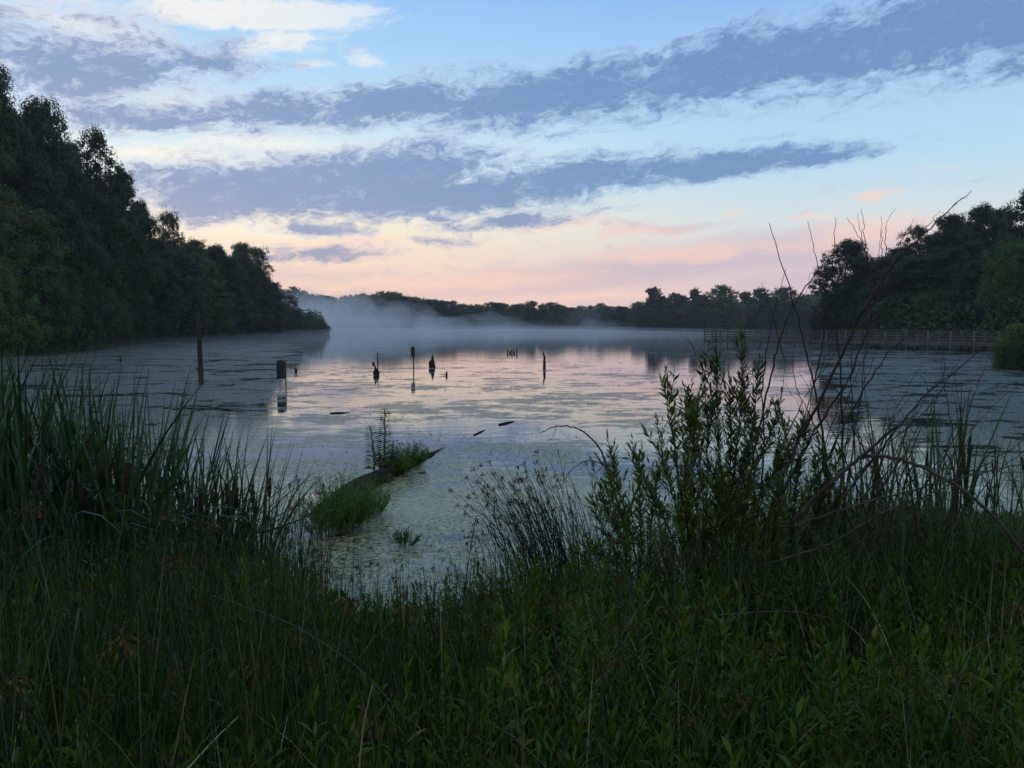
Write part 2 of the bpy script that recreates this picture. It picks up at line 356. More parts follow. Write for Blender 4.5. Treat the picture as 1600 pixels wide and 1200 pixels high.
# water
wp = k.n('ShaderNodeBsdfPrincipled'); wp.inputs['Base Color'].default_value = (.010, .014, .012, 1); wp.inputs['Roughness'].default_value = .03; wp.inputs['IOR'].default_value = 1.6
rip = k.noise(k.vec(k.m('MULTIPLY', px_, .5), k.m('MULTIPLY', py_, 1.5)), 1.6, 3, .5)
bw = k.n('ShaderNodeBump'); bw.inputs['Strength'].default_value = .07; bw.inputs['Distance'].default_value = .05; k.put(bw.inputs['Height'], rip); k.put(wp.inputs['Normal'], bw.outputs[0])
dp = k.n('ShaderNodeBsdfPrincipled'); k.put(dp.inputs['Base Color'], dcol); dp.inputs['Roughness'].default_value = .5; dp.inputs['Specular IOR Level'].default_value = .3
bd = k.n('ShaderNodeBump'); bd.inputs['Strength'].default_value = .6; bd.inputs['Distance'].default_value = .012; k.put(bd.inputs['Height'], nC); k.put(dp.inputs['Normal'], bd.outputs[0])
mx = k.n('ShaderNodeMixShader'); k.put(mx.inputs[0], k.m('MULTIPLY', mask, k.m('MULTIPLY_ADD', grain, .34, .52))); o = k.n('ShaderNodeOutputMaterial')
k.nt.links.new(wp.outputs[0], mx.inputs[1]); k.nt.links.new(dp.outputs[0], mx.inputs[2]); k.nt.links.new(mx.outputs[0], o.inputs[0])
tag(finish('water', [(-400, -50, 0), (400, -50, 0), (400, 700, 0), (-400, 700, 0)], [(0, 1, 2, 3)], m), kind='structure')

# floating weed flecks: small tilted leaves and clots lying on the surface
N = 60000
yy = 6.3*np.exp(rng.random(N)**1.25*math.log(8.5)); xx = (rng.random(N)-.5)*1.5*yy
ns = np.sin(xx*.9+yy*.5)+np.sin(xx*.33-yy*.8+2)+.8*np.sin(xx*2.1+yy*1.7)+rng.normal(0, .9, N)
keep = (sdist(xx, yy) < -.05) & (ns > .15+np.clip((yy-11)/9, 0, 1.5)); xx, yy = xx[keep], yy[keep]
sz = rng.uniform(.012, .04, len(xx))*(.6+yy/22)
v, q = quadleaf(np.column_stack([xx, yy, rng.uniform(.006, .02, len(xx))]), np.column_stack([rng.normal(0, .18, (len(xx), 2)), np.ones(len(xx))]), sz, .7)
tag(finish('floating_weed', v, q, M['weed']), 'grey green flecks of duckweed and broken leaves floating on the pond', 'duckweed', kind='stuff')

# ------------------------------------------------------------------ trees
def crown_mesh(h, r, z0, nlobe, nclump, nleaf, lsize, squash=1.0, lobe_r=.42, seed=0, taper=0.0, fill=1.0):
    """leaf quads round clump centres that sit on lobes of an uneven crown from z0 to h"""
    global rng
    keep_rng = rng; rng = np.random.default_rng(seed)
    cz, rz_ = (z0+h)/2, (h-z0)/2
    fz = (np.arange(nlobe)+rng.random(nlobe)*.8)/nlobe; fz[0] = 1.0; prof = np.sqrt(np.clip(1-np.abs((fz-.45)/.60)**3, .05, 1))*(1-taper*fz)
    lr = r*lobe_r*rng.uniform(.7, 1.15, nlobe)*(.55+.45*prof); lr[0] = r*lobe_r*.8
    a0 = np.arange(nlobe)*2.4+rng.random(nlobe)*1.2; rad = np.maximum(prof*r-lr*.85, 0)*rng.uniform(.55, 1.0, nlobe)
    L = np.column_stack([rad*np.cos(a0), rad*np.sin(a0), z0+lr*.6+fz*(h-z0-lr*1.5)])
    li = rng.integers(0, nlobe, nclump); cd = sph(nclump)
    cc = L[li]+cd*(lr[li]*rng.uniform(.78, 1.12, nclump))[:, None]*np.array([1, 1, .85])
    cr = rng.uniform(.4, 1.1, nclump)*r*.14
    ci = np.repeat(np.arange(nclump), nleaf); n = len(ci)
    ld = sph(n); p = cc[ci]+ld*(cr[ci]*rng.random(n)**.45)[:, None]
    p[:, 2] = np.maximum(p[:, 2], z0*.6)
    nr = norm(cd[ci]*.8+ld*.6+np.array([0, 0, .5])+rng.normal(0, .35, (n, 3)))
    ni = int(nclump*7*fill); k2 = rng.integers(0, nlobe, ni); pi_ = L[k2]+sph(ni)*(lr[k2]*.74*rng.random(ni)**.4)[:, None]
    low = rng.random(ni) < .35; a_ = rng.random(ni)*6.28; rr_ = np.sqrt(rng.random(ni))*r*.62
    pi_ = np.where(low[:, None], np.column_stack([rr_*np.cos(a_), rr_*np.sin(a_), z0+rng.random(ni)*(h-z0)*.55]), pi_)
    pi_[:, 2] = np.maximum(pi_[:, 2], z0*.6)
    p = np.vstack([p, pi_]); nr = np.vstack([nr, sph(ni)]); sz_ = np.concatenate([rng.uniform(.6, 1.3, n)*lsize, rng.uniform(1.5, 2.8, ni)*lsize])
    out_ = quadleaf(p, nr, sz_, .62)
    rng = keep_rng; return out_, L, lr
def make_tree(name, label, cat, h, r, z0, mat, nl=14, nc=190, nf=70, ls=.26, seed=1, lobe=.42, taper=.25, detail=True, multi=1, fill=1.0):
    t = thing(name, label, cat)
    (v, q), L, lr = crown_mesh(h, r, z0, nl, nc, nf, ls, seed=seed, lobe_r=lobe, taper=taper, fill=fill)
    finish('crown', v, q, M[mat], t)
    mb = MB(); rr = np.random.default_rng(seed+100)
    for s_ in range(multi):
        b = np.array([rr.normal(0, .3), rr.normal(0, .3), -.4]) if multi > 1 else np.array([0, 0, -.5])
        top = np.array([rr.normal(0, .5)*(1 if multi == 1 else r*.5), rr.normal(0, .5), h*.78])
        tt = np.linspace(0, 1, 7)[:, None]; pts = b+(top-b)*tt+np.column_stack([np.sin(tt[:, 0]*5+seed)*.02*h, np.cos(tt[:, 0]*4+seed)*.02*h, np.zeros(7)])
        tr = max(.03*h/multi**.5*.55, .05)
        mb.tube(pts, tr*(1-.85*tt[:, 0])+.02, 7)
        for a in range(nl if detail else 3):
            e = L[a % len(L)]; s0 = pts[min(5, max(1, int((e[2]/h)*5)))]
            mid = (s0+e)/2+np.array([0, 0, .25]); mb.tube([s0, mid, e, e+(e-mid)*.5], [tr*.35, tr*.22, tr*.1, .012], 4)
    mb.build('trunk', M['bark'], t, smooth=True)
    return t
SRC = {
 'tallA': make_tree('broadleaf_tree', '', 'tree', 20, 5.2, 1.5, 'tree_dark', 20, 640, 62, .23, 11, .42, .2),
 'tallB': make_tree('broadleaf_tree', '', 'tree', 20, 4.4, 1.5, 'tree_mid', 18, 560, 62, .22, 12, .44, .30),
 'tallC': make_tree('broadleaf_tree', '', 'tree', 20, 6.0, 1, 'tree_dark', 22, 700, 62, .24, 13, .40, .15),
 'airy': make_tree('broadleaf_tree', '', 'tree', 20, 4.6, 3, 'tree_dark', 34, 340, 50, .22, 14, .28, .25, fill=.3),
 'round': make_tree('broadleaf_tree', '', 'tree', 14, 5.2, .4, 'tree_mid', 18, 600, 66, .19, 15, .46, .1),
 'light': make_tree('broadleaf_tree', '', 'tree', 14, 5.2, .4, 'tree_light', 18, 600, 66, .17, 19, .46, .1),
 'bush': make_tree('shoreline_bush', '', 'bush', 6, 3.6, .0, 'tree_mid', 11, 420, 60, .14, 16, .50, .05, multi=3),
 'bushd': make_tree('shoreline_bush', '', 'bush', 6, 4.0, .0, 'tree_dark', 11, 420, 60, .14, 17, .50, .05, multi=3),
 'farA': make_tree('broadleaf_tree', '', 'tree', 14, 5.0, .0, 'tree_dark', 15, 240, 36, .38, 21, .46, .1, detail=False),
 'farB': make_tree('broadleaf_tree', '', 'tree', 14, 4.2, .0, 'tree_dark', 13, 220, 36, .36, 22, .48, .2, detail=False),
 'farC': make_tree('broadleaf_tree', '', 'tree', 14, 5.6, .0, 'tree_mid', 16, 260, 36, .38, 23, .46, .05, detail=False)}
SRCH = {'tallA': 20, 'tallB': 20, 'tallC': 20, 'airy': 20, 'round': 14, 'light': 14, 'bush': 6, 'bushd': 6, 'farA': 14, 'farB': 14, 'farC': 14}
SRCR = {'tallA': 5.9, 'tallB': 5.0, 'tallC': 6.8, 'airy': 5.2, 'round': 5.9, 'light': 5.9, 'bush': 4.1, 'bushd': 4.5, 'farA': 5.6, 'farB': 4.8, 'farC': 6.2}
used = set()
def plant(kind, px, D, row, wpx, label, group=None, dz=0):
    """a tree at photo column px and distance D whose top reaches a row and whose crown is wpx wide"""
    x = (px-800)/F*D; z = g1(x, D); h = topz(row, D)-z
    s_h = h/SRCH[kind]; s_r = (wpx/2/F*D)/SRCR[kind]*(1.45 if kind in ('tallA', 'tallB', 'tallC', 'airy') and D < 200 else (1.3 if D > 230 else 1.15))
    src = SRC[kind]; rz = random.random()*6.28
    if kind not in used:
        used.add(kind); src.location = (x, D, z-dz); src.rotation_euler = (0, 0, rz); src.scale = (s_r, s_r, s_h); src['label'] = label
        if group: src['group'] = group
        return src
    return dup(src, (x, D, z-dz), rz, (s_r, s_r, s_h), label, group)
GL = 'trees of the wood on the left shore'; LL = 'dark leafy tree inside the crowded wood along the left shore'
plant('tallA', -2, 74, 92, 130, 'tallest dark tree at the left edge of the photo, highest against the clouds')
plant('tallC', 72, 84, 148, 125, 'broad dark tree right of the tallest one, with a rounded leafy shoulder against the cloud')
plant('airy', 160, 94, 200, 95, 'open airy tree with bright sky showing through its thin top, left wood')
plant('tallB', 196, 100, 262, 75, 'narrow dark tree just right of the airy see-through tree on the left shore')
plant('tallA', 226, 106, 312, 62, 'dark tree in the left wood, left of the notch of sky')
plant('airy', 272, 118, 330, 64, 'pointed tree with a gap of sky on its left, halfway along the left wood')
plant('tallB', 306, 126, 372, 70, 'dark tree right of the pointed one in the left wood, behind the tall dead pole')
plant('tallA', 342, 140, 382, 70, 'dark tree with a flat top in the left wood, right of the tall dead pole')
plant('tallC', 376, 150, 378, 70, 'broad tree near the right end of the left wood, beside the last tall crown')
plant('airy', 408, 160, 386, 64, 'last tall ragged tree at the right end of the left wood')
plant('tallB', 428, 172, 440, 40, 'small dark tree stepping down under the last tall crown of the left wood')
plant('airy', 455, 188, 461, 36, 'little wind-bent tree sticking out above the bushes near the tip of the left point')
for px, D, row, wd, kd in [(-70, 84, 90, 150, 'tallC'), (35, 96, 170, 120, 'tallA'), (110, 100, 215, 110, 'tallB'), (-20, 70, 190, 150, 'tallB'), (60, 76, 240, 140, 'tallC'), (120, 86, 260, 110, 'tallA'), (165, 90, 300, 95, 'tallB'),
                           (205, 98, 345, 90, 'tallC'), (245, 106, 372, 90, 'tallA'), (150, 106, 275, 110, 'tallC'), (215, 118, 350, 90, 'tallA'), (290, 118, 395, 80, 'tallC'), (325, 130, 405, 80, 'tallB'), (260, 130, 372, 90, 'tallC'),
                           (360, 142, 408, 75, 'tallA'), (395, 152, 415, 70, 'tallC'), (420, 165, 440, 55, 'tallA'), (235, 140, 390, 90, 'tallB'), (300, 145, 385, 80, 'tallA'), (340, 155, 392, 80, 'tallC')]:
    plant(kd, px, D, row, wd, 'dark leafy tree '+('under the tallest crown at the left edge' if px < 90 else 'below the airy see-through tree of the left wood' if px < 200 else 'in the left wood between the airy tree and the dead pole' if px < 300 else 'in the left wood just right of the tall dead pole' if px < 350 else 'under the last tall crowns of the left wood'), GL)
plant('round', 40, 67, 315, 190, 'wide mid-green tree low at the far left edge, behind the cattails', None)
plant('round', 130, 78, 345, 120, 'mid-green rounded tree leaning out over the cattails on the left shore')
GB = 'bushes hanging over the left waterline'; LB = 'rounded bush overhanging the water under the left wood'
for px, D, row, wd, kd in [(-20, 62, 400, 170, 'bush'), (45, 66, 425, 130, 'bushd'), (105, 73, 420, 120, 'bush'), (150, 82, 432, 90, 'bush'), (175, 90, 452, 90, 'bushd'), (205, 98, 458, 80, 'bush'), (232, 106, 470, 60, 'bush'), (258, 114, 455, 70, 'bushd'),
                           (285, 120, 470, 64, 'bush'), (315, 128, 452, 66, 'bushd'), (345, 140, 462, 64, 'bush'), (372, 150, 468, 60, 'bushd'), (398, 158, 455, 60, 'bush'), (420, 168, 462, 50, 'bushd'), (442, 180, 472, 46, 'bush'),
                           (462, 190, 481, 42, 'bushd'), (482, 199, 488, 36, 'bush'), (497, 205, 497, 30, 'bushd'), (507, 207, 506, 22, 'bush'), (190, 92, 490, 50, 'bush'), (240, 104, 495, 50, 'bushd'), (300, 122, 500, 50, 'bush'), (350, 136, 500, 50, 'bushd'), (400, 158, 500, 50, 'bush')]:
    plant(kd, px, D, row, wd, 'rounded bush overhanging the water '+('behind the cattails at the far left' if px < 160 else 'left of the tall dead pole' if px < 305 else 'right of the tall dead pole' if px < 410 else 'near the tip of the left point'), GB)
GR = 'trees of the wood on the right shore'; LR = 'dark leafy tree inside the crowded wood behind the boardwalk'
plant('tallC', 1316, 122, 374, 92, 'round dark tree standing at the left end of the right wood, behind bare twigs')
plant('airy', 1425, 114, 352, 74, 'thin-topped dark tree left of the middle of the right wood, sky showing through')
plant('tallB', 1478, 112, 332, 80, 'dark tree with a pointed top in the right wood, left of the highest crowns')
plant('tallA', 1528, 106, 318, 80, 'tall dark tree just left of the highest crown at the right edge')
plant('tallC', 1606, 97, 284, 96, 'highest dark tree at the right edge of the photo, spiky twigs on its left side')
plant('light', 1578, 84, 366, 125, 'light green rounded tree at the right edge, in front of the dark wood')
for px, D, row, wd, kd in [(1372, 120, 400, 80, 'tallA'), (1400, 122, 385, 70, 'tallB'), (1450, 122, 362, 80, 'tallC'), (1500, 118, 345, 80, 'tallA'), (1560, 112, 322, 80, 'tallB'), (1650, 92, 290, 120, 'tallA'), (1350, 126, 415, 80, 'tallB'),
                           (1420, 108, 400, 90, 'tallC'), (1470, 106, 385, 90, 'tallA'), (1520, 102, 372, 90, 'tallC'), (1640, 88, 340, 120, 'tallB'), (1540, 96, 400, 90, 'tallA'), (1690, 80, 300, 140, 'tallC'), (1385, 112, 420, 90, 'tallC')]:
    plant(kd, px, D, row, wd, 'dark leafy tree '+('next to the round tree at the left end of the right wood' if px < 1410 else 'in the middle of the right wood behind the boardwalk' if px < 1530 else 'under the highest crown at the right edge'), GR)
GS = 'bushes behind the boardwalk'; LS = 'dark bush at the foot of the right wood behind the boardwalk'
for px, D, row, wd, kd in [(1290, 126, 455, 60, 'bushd'), (1320, 122, 450, 70, 'bush'), (1355, 116, 442, 80, 'bushd'), (1400, 110, 445, 90, 'bushd'), (1445, 104, 452, 90, 'bush'), (1490, 99, 440, 100, 'bushd'), (1535, 94, 455, 90, 'bushd'),
                           (1580, 88, 450, 110, 'bushd'), (1630, 82, 440, 120, 'bush'), (1420, 104, 480, 80, 'bushd'), (1470, 100, 484, 80, 'bushd'), (1520, 96, 482, 80, 'bushd'), (1570, 90, 484, 80, 'bushd'), (1340, 116, 486, 70, 'bushd'), (1295, 122, 488, 50, 'bushd')]:
    plant(kd, px, D, row, wd, 'dark bush behind the boardwalk '+('at the left end of the right wood' if px < 1380 else 'in the middle of the right wood' if px < 1530 else 'under the light green tree at the right edge'), GS)
plant('light', 1596, 45.5, 503, 84, 'low bright green bush over the water at the right edge').name = 'shoreline_bush'
plant('light', 1571, 44.6, 528, 46, 'little green bush left of the bright green bush at right').name = 'shoreline_bush'
plant('bushd', 1600, 43.4, 530, 60, 'dark low bush at the waterline under the bright green bush')
plant('bush', 1640, 44, 480, 110, 'green bush cut by the right edge of the photo, beside the low bright one')
# far shore
far_top = [(430, 452), (455, 446), (490, 458), (520, 461), (560, 457), (605, 454), (640, 461), (680, 464), (720, 468), (745, 477), (780, 470), (830, 472), (880, 474), (905, 476), (940, 474), (975, 480), (1000, 474)]
GF = 'trees of the far shore in the mist'; LF = 'distant tree in the even misty treeline across the pond'
ft = np.array(far_top)
px = 415.
while px < 1010:
    row = np.interp(px, ft[:, 0], ft[:, 1])+random.uniform(-3, 5)
    plant(random.choice(['farA', 'farC', 'farB', 'farC']), px, random.uniform(300, 330), row, random.uniform(24, 62), LF, GF); px += random.uniform(13, 19)
plant('farB', 1021, 292, 447, 40, 'tall slim far tree standing first left of the right wood, beside open sky')
plant('farB', 1052, 296, 456, 34, 'second slim far tree, just right of the tall slim one across the pond')
plant('farA', 1086, 290, 451, 40, 'ragged far tree between the slim pair and the broad one')
plant('farC', 1128, 290, 443, 62, 'broad far tree with the highest crown left of the boardwalk end, across the pond')
plant('farC', 1222, 285, 446, 66, 'round paler far tree nearest the right wood across the pond')
for px, row, wd in [(1000, 470, 50), (1030, 462, 50), (1068, 462, 50), (1100, 460, 50), (1165, 456, 48), (1185, 450, 50), (1255, 458, 50), (1280, 452, 60), (1040, 474, 60), (1075, 472, 60), (1105, 470, 60), (1150, 472, 60), (1200, 470, 60), (1240, 470, 60), (1010, 482, 50), (1300, 462, 60), (1330, 456, 60)]:
    plant(random.choice(['farA', 'farC']), px, random.uniform(288, 312), row, wd, 'dark distant tree among the crowded crowns across the pond left of the right wood', 'far trees between the slim pair and the right wood')
# solid undergrowth between the trunks
def undergrowth(pts, name, label, d0, d1, h, n, ls):
    pts = np.array(pts, float); seg = np.linalg.norm(np.diff(pts, axis=0), axis=1); cs = np.concatenate([[0], np.cumsum(seg)]); t_ = rng.random(n)*cs[-1]
    x = np.interp(t_, cs, pts[:, 0]); y = np.interp(t_, cs, pts[:, 1]); k_ = np.clip(np.searchsorted(cs, t_)-1, 0, len(seg)-1); d = np.diff(pts, axis=0)[k_]; nn = np.column_stack([-d[:, 1], d[:, 0]])/seg[k_][:, None]
    o_ = rng.uniform(d0, d1, n); x += nn[:, 0]*o_; y += nn[:, 1]*o_; hh_ = h*(.6+.4*np.sin(t_*.35)*np.sin(t_*.13+1))*np.clip((o_-d0)/2.5+.25, 0, 1)
    z = gz(x, y).clip(0)+rng.random(n)**.8*hh_; v, q = quadleaf(np.column_stack([x, y, z]), sph(n)+[0, 0, .3], rng.uniform(.6, 1.4, n)*ls, .65)
    tag(finish(name, v, q, M['tree_dark']), label, 'undergrowth', kind='stuff')
undergrowth([(-62, 35), (-52, 55), (-45, 71), (-44, 84), (-47, 97), (-49, 112), (-49, 130), (-50, 150), (-50, 173), (-45, 195), (-46, 208)], 'undergrowth', 'dark undergrowth filling the foot of the wood along the left shore', -.6, 9, 5.5, 50000, .5)
undergrowth([(118, 292), (105, 260), (72, 190), (52, 130), (44, 112), (45, 96), (45, 80), (42, 66)][::1], 'undergrowth', 'dark undergrowth filling the foot of the wood behind the boardwalk', .5, 9, 6, 50000, .5)
undergrowth([(118, 298), (60, 302), (10, 296), (-40, 299), (-90, 302), (-120, 296)][::-1], 'undergrowth', 'hazy undergrowth filling the foot of the trees on the far shore', 0, 10, 6.5, 26000, 1.0)
# belt of reeds along the far waterline
N = 15000; t = rng.random(N); X_ = -90+t*205; Y_ = np.interp(X_, [-90, -40, 10, 60, 118], [296, 293, 290, 296, 292])+rng.uniform(-2.5, 1.5, N)
v, q = blades(np.column_stack([X_, Y_, np.zeros(N)]), rng.random(N)*6.28, rng.uniform(.8, 2.0, N)*(1+.3*np.sin(X_*.11)), rng.uniform(0, .15, N), rng.uniform(0, .5, N), rng.uniform(.08, .16, N), 2)
tag(finish('reed_belt', v, q, M['reed_far']), 'low brownish belt of reeds along the foot of the far trees', 'reeds', kind='stuff')

# ------------------------------------------------------------------ boardwalk
def boardwalk():
    A = P(1104, 540, 1)[:0]
    a = np.array([(1100-800)/F*91, 91.]); b = np.array([(1262-800)/F*86, 86.]); c = np.array([(1600-800)/F*71, 71.]); d = np.array([50., 70.])
    t = thing('boardwalk', 'long weathered grey wooden boardwalk with post and rail sides on piles over the water', 'boardwalk', (a[0], a[1], 0))
    org = np.array([a[0], a[1], 0.])
    dk = MB(); rails = []; deckz, railh, W_ = .66, 1.08, 2.6
    def seg(p, q_, wd, skip_far=False):
        L = np.linalg.norm(q_-p); u = (q_-p)/L; nn = np.array([-u[1], u[0]]); rz = math.atan2(u[1], u[0])
        o3 = lambda s_, w_, z=0: (p[0]+u[0]*s_+nn[0]*w_, p[1]+u[1]*s_+nn[1]*w_, z)
        nb = int(L/.15)
        for i in range(nb): dk.box((.005, 0, deckz-.04), (.145, wd, deckz+random.uniform(0, .006)), rz, o3(i*.15, 0))
        for w_ in (.02, wd-.07):
            dk.box((0, 0, deckz-.30), (L, .05, deckz-.042), rz, o3(0, w_))
        for w_, nm in ((-.05, 'near'), (wd, 'far')):
            rb = MB()
            for z, hh in ((railh-.02, .045), (.86, .10), (.60, .10), (.34, .10), (.12, .08)):
                if z > 1: rb.box((-.05, -.05, deckz+z), (L+.05, .10, deckz+z+hh), rz, o3(0, w_))
                else: rb.box((0, .012, deckz+z-hh/2), (L, .045, deckz+z+hh/2), rz, o3(0, w_))
            rb.build('railing', M['deck'], t, org=org)
            np_ = max(2, int(round(L/1.9)))
            for i in range(np_+1):
                pb = MB(); pb.box((-.075, -.075, -.9), (.075, .008, deckz+railh-.022), rz, o3(min(L-.06, max(.06, i*L/np_)), w_-(.0 if nm == 'near' else -.05)))
                pb.build('post', M['deck'], t, org=org)
    e1 = a+(a-b)/np.linalg.norm(a-b)*0; seg(a, b, 3.2); seg(b+np.array([.1, 0]), c, 2.4); seg(c+np.array([.1, 0]), d, 2.4)
    # end railing of the fishing platform
    u = (b-a)/np.linalg.norm(b-a); nn = np.array([-u[1], u[0]]); rb = MB(); rz = math.atan2(nn[1], nn[0])
    for z, hh in ((railh+.03, .045), (.86, .10), (.60, .10), (.34, .10)): rb.box((.05, .0, deckz+z-hh/2), (3.1, .035, deckz+z+hh/2), rz, (a[0]-u[0]*.06, a[1]-u[1]*.06, 0))
    rb.build('railing', M['deck'], t, org=org)
    dk.build('deck', M['deck'], t, org=org)
boardwalk()

# ------------------------------------------------------------------ things standing in the water
def lump_tube(pts, rad, seed=0, n=10, jag=.18):
    rr = np.random.default_rng(seed); mb = MB(); pts = np.asarray(pts, float); rad = np.asarray(rad, float)
    tt = np.linspace(0, 1, 18); P_ = np.column_stack([np.interp(tt, np.linspace(0, 1, len(pts)), pts[:, a]) for a in range(3)])
    r_ = np.interp(tt, np.linspace(0, 1, len(rad)), rad); mb.tube(P_, r_, n)
    v = mb.v[0]; ph = rr.random(4)*6; c = P_[np.clip((np.arange(len(v))//n), 0, len(P_)-1)]
    off = v-c; v[:] = c+off*(1+jag*np.sin(v[:, 2:3]*9+ph[0]+off[:, :1]*30)+jag*.6*np.sin(np.arctan2(off[:, 1:2], off[:, :1])*3+ph[1]))
    return mb
def wobj(name, label, cat, px, row, mbf, mat='wetwood', D=None, group=None):
    D = D or gd(row); loc = ((px-800)/F*D, D, 0.)
    o = mbf.build(name, M[mat]); o.location = loc; return tag(o, label, cat, group)
# tall dead trunk
D = gd(600); hh = topz(476, D); mb = lump_tube([(0, 0, -.8), (0, 0, .3), (-.02, 0, hh*.5), (-.05, 0, hh*.8), (-.05, 0, hh)], [.11, .105, .09, .07, .035], 3, 12, .07)
t = thing('dead_tree', 'tall bare dead trunk standing like a pole in the water left of the nesting boxes', 'dead tree', ((313-800)/F*D, D, 0))
mb.build('trunk', M['deadwood'], t, True)
mb = MB(); mb.tube([(-.05, 0, hh-.1), (-.03, 0, hh+.15), (-.06, .02, hh+.55)], [.03, .018, .006], 5); mb.build('broken_tip', M['deadwood'], t)
mb = MB(); mb.tube([(-.05, 0, .55), (-.17, -.02, .62), (-.20, -.02, .70)], [.035, .03, .012], 5); mb.build('branch_stub', M['deadwood'], t)
def nest_box(px, row, top, bot, wpx, D, side_, label, rz):
    t = thing('nesting_box', label, 'nesting box', ((px-800)/F*D, D, 0.)); t.rotation_euler = (0, 0, rz)
    zt, zb = topz(top, D), topz(bot, D); w_ = wpx/F*D; h_ = zt-zb
    bm = bmesh.new(); n = 12; prof = [(-w_/2, zb), (w_/2, zb)]
    for k_ in range(n+1):
        a = math.pi*k_/n; prof.append((w_/2*math.cos(a), zt-w_*.32+w_*.32*math.sin(a)))
    vs = [bm.verts.new((x_, -w_*.45, z_)) for x_, z_ in prof]; f = bm.faces.new(vs)
    ex = bmesh.ops.extrude_face_region(bm, geom=[f]); bmesh.ops.translate(bm, vec=(0, w_*.9, 0), verts=[e for e in ex['geom'] if isinstance(e, bmesh.types.BMVert)])
    bmesh.ops.recalc_face_normals(bm, faces=bm.faces); bmesh.ops.bevel(bm, geom=bm.edges[:], offset=.012, segments=2, affect='EDGES')
    me = bpy.data.meshes.new('box_body'); bm.to_mesh(me); bm.free(); me.materials.append(M['boxpaint'])
    o = bpy.data.objects.new('box_body', me); C.objects.link(o); o.parent = t; o.location.x = side_*w_*.5
    hole = MB(); hole.tube([(side_*w_*.5, -w_*.45-.012, zb+h_*.72), (side_*w_*.5, -w_*.45+.004, zb+h_*.72)], w_*.17, 12); hole.build('entrance_hole', M['iron'], t)
    ft_ = MB(); ft_.box((side_*w_*.5-w_*.54, -w_*.5, zb-.03), (side_*w_*.5+w_*.54, w_*.5, zb-.002)); ft_.build('floor_board', M['boxpaint'], t)
    po = MB(); po.tube([(0, w_*.45+.03, -.9), (0, w_*.45+.03, zt-.03)], .024 if D < 35 else .03, 8); po.build('post', M['iron'], t)
    return t
nest_box(445, 604, 562, 590, 12.5, gd(604), -1, 'larger dark green nesting box with rounded top, nearest the bank', .15)
nest_box(646, 582, 541.5, 556.5, 6.2, gd(578), -.25, 'smaller dark nesting box on a post farther out, right of the thin stick', .1)
wobj('stick', 'thin upright stick in the water left of the farther nesting box', 'stick', 590, 578, lump_tube([(0, 0, -.4), (.01, 0, .4), (0, 0, .90)], [.035, .03, .02], 5, 8), D=gd(578))
mb = lump_tube([(0, 0, -.2), (.01, 0, .12), (-.03, 0, .32), (-.05, 0, .5)], [.12, .13, .05, .012], 6, 9, .2)
wobj('stump', 'small pointed dark stump just below the thin upright stick', 'stump', 587, 586, mb)
mb = lump_tube([(0, 0, -.25), (0, 0, .1), (.0, 0, .28), (.04, 0, .42), (.03, 0, .56), (.05, 0, .70)], [.18, .2, .15, .10, .06, .018], 7, 11, .16)
mb.tube([(-.1, 0, .1), (-.12, .02, .36)], [.05, .012], 5); mb.tube([(.1, 0, .1), (.14, .02, .30)], [.04, .012], 5)
wobj('stump', 'broad jagged dark stump tapering to a spire right of the farther nesting box', 'stump', 675, 574, mb)
mb = lump_tube([(0, 0, -.1), (.03, 0, .08), (.02, 0, .24)], [.04, .05, .012], 8, 7); mb.tube([(0, 0, .04), (-.18, 0, .05), (-.34, .02, .08)], [.02, .014, .006], 5)
wobj('snag', 'small forked snag lying low right of the broad jagged stump', 'snag', 697, 587, mb)
mb = lump_tube([(0, 0, -.4), (.02, 0, .3), (.04, 0, .55), (-.03, 0, .75), (-.05, 0, .92)], [.075, .08, .06, .045, .015], 9, 9, .15)
wobj('leaning_post', 'crooked broken post standing alone in the pink reflection right of centre', 'post', 850, 575, mb)
wobj('snag', 'tiny dark snag sticking out of the water right of the nearest nesting box', 'snag', 461, 582, lump_tube([(0, 0, -.1), (.02, 0, .12), (-.05, 0, .24)], [.06, .07, .015], 10, 7))
wobj('snag', 'short bluish snag far out beyond the cattails near the left wood', 'snag', 188, 566, lump_tube([(0, 0, -.1), (.0, 0, .2), (.05, 0, .38)], [.05, .05, .02], 12, 7))
wobj('snag', 'speck-like dark snag left of the thin upright stick', 'snag', 583, 569, lump_tube([(0, 0, -.1), (.0, 0, .08), (.02, 0, .14)], [.06, .07, .02], 13, 7))
for i, (px, hgt, r_) in enumerate([(793.5, .34, .055), (797, .26, .06), (800, .40, .045), (803.3, .28, .06), (807.5, .42, .05)]):
    wobj('piling', ['left-most', 'second', 'middle', 'fourth', 'right-most'][i]+' rotten piling in the little far cluster near the middle of the pond', 'piling', px, 552.5,
         lump_tube([(0, 0, -.3), (0, 0, hgt*.6), (random.uniform(-.03, .03), 0, hgt)], [r_*1.3, r_*1.2, r_*.5], 20+i, 8, .15), group='cluster of rotten pilings')
def flog(px0, r0, px1, r1, rad, label, name='floating_log'):
    a = P(px0, r0, gd(r0)); b = P(px1, r1, gd(r1)); m_ = lump_tube([(0, 0, rad*.5), (b-a)*.5+[0, 0, rad*.6], (b-a)+[0, 0, rad*.2]], [rad, rad*1.1, rad*.45], int(px0), 8, .2)
    o = m_.build(name, M['wetwood']); o.location = a; return tag(o, label, 'log')
flog(517, 646, 547, 645, .022, 'dark half-sunk log floating left of the leafy log, near the left open water')
flog(780, 664, 803, 659, .022, 'short dark floating log at the edge of the weed mat, centre of the pond')
flog(741, 680, 758, 672, .015, 'small floating stick on the edge of the weed mat left of the short log')

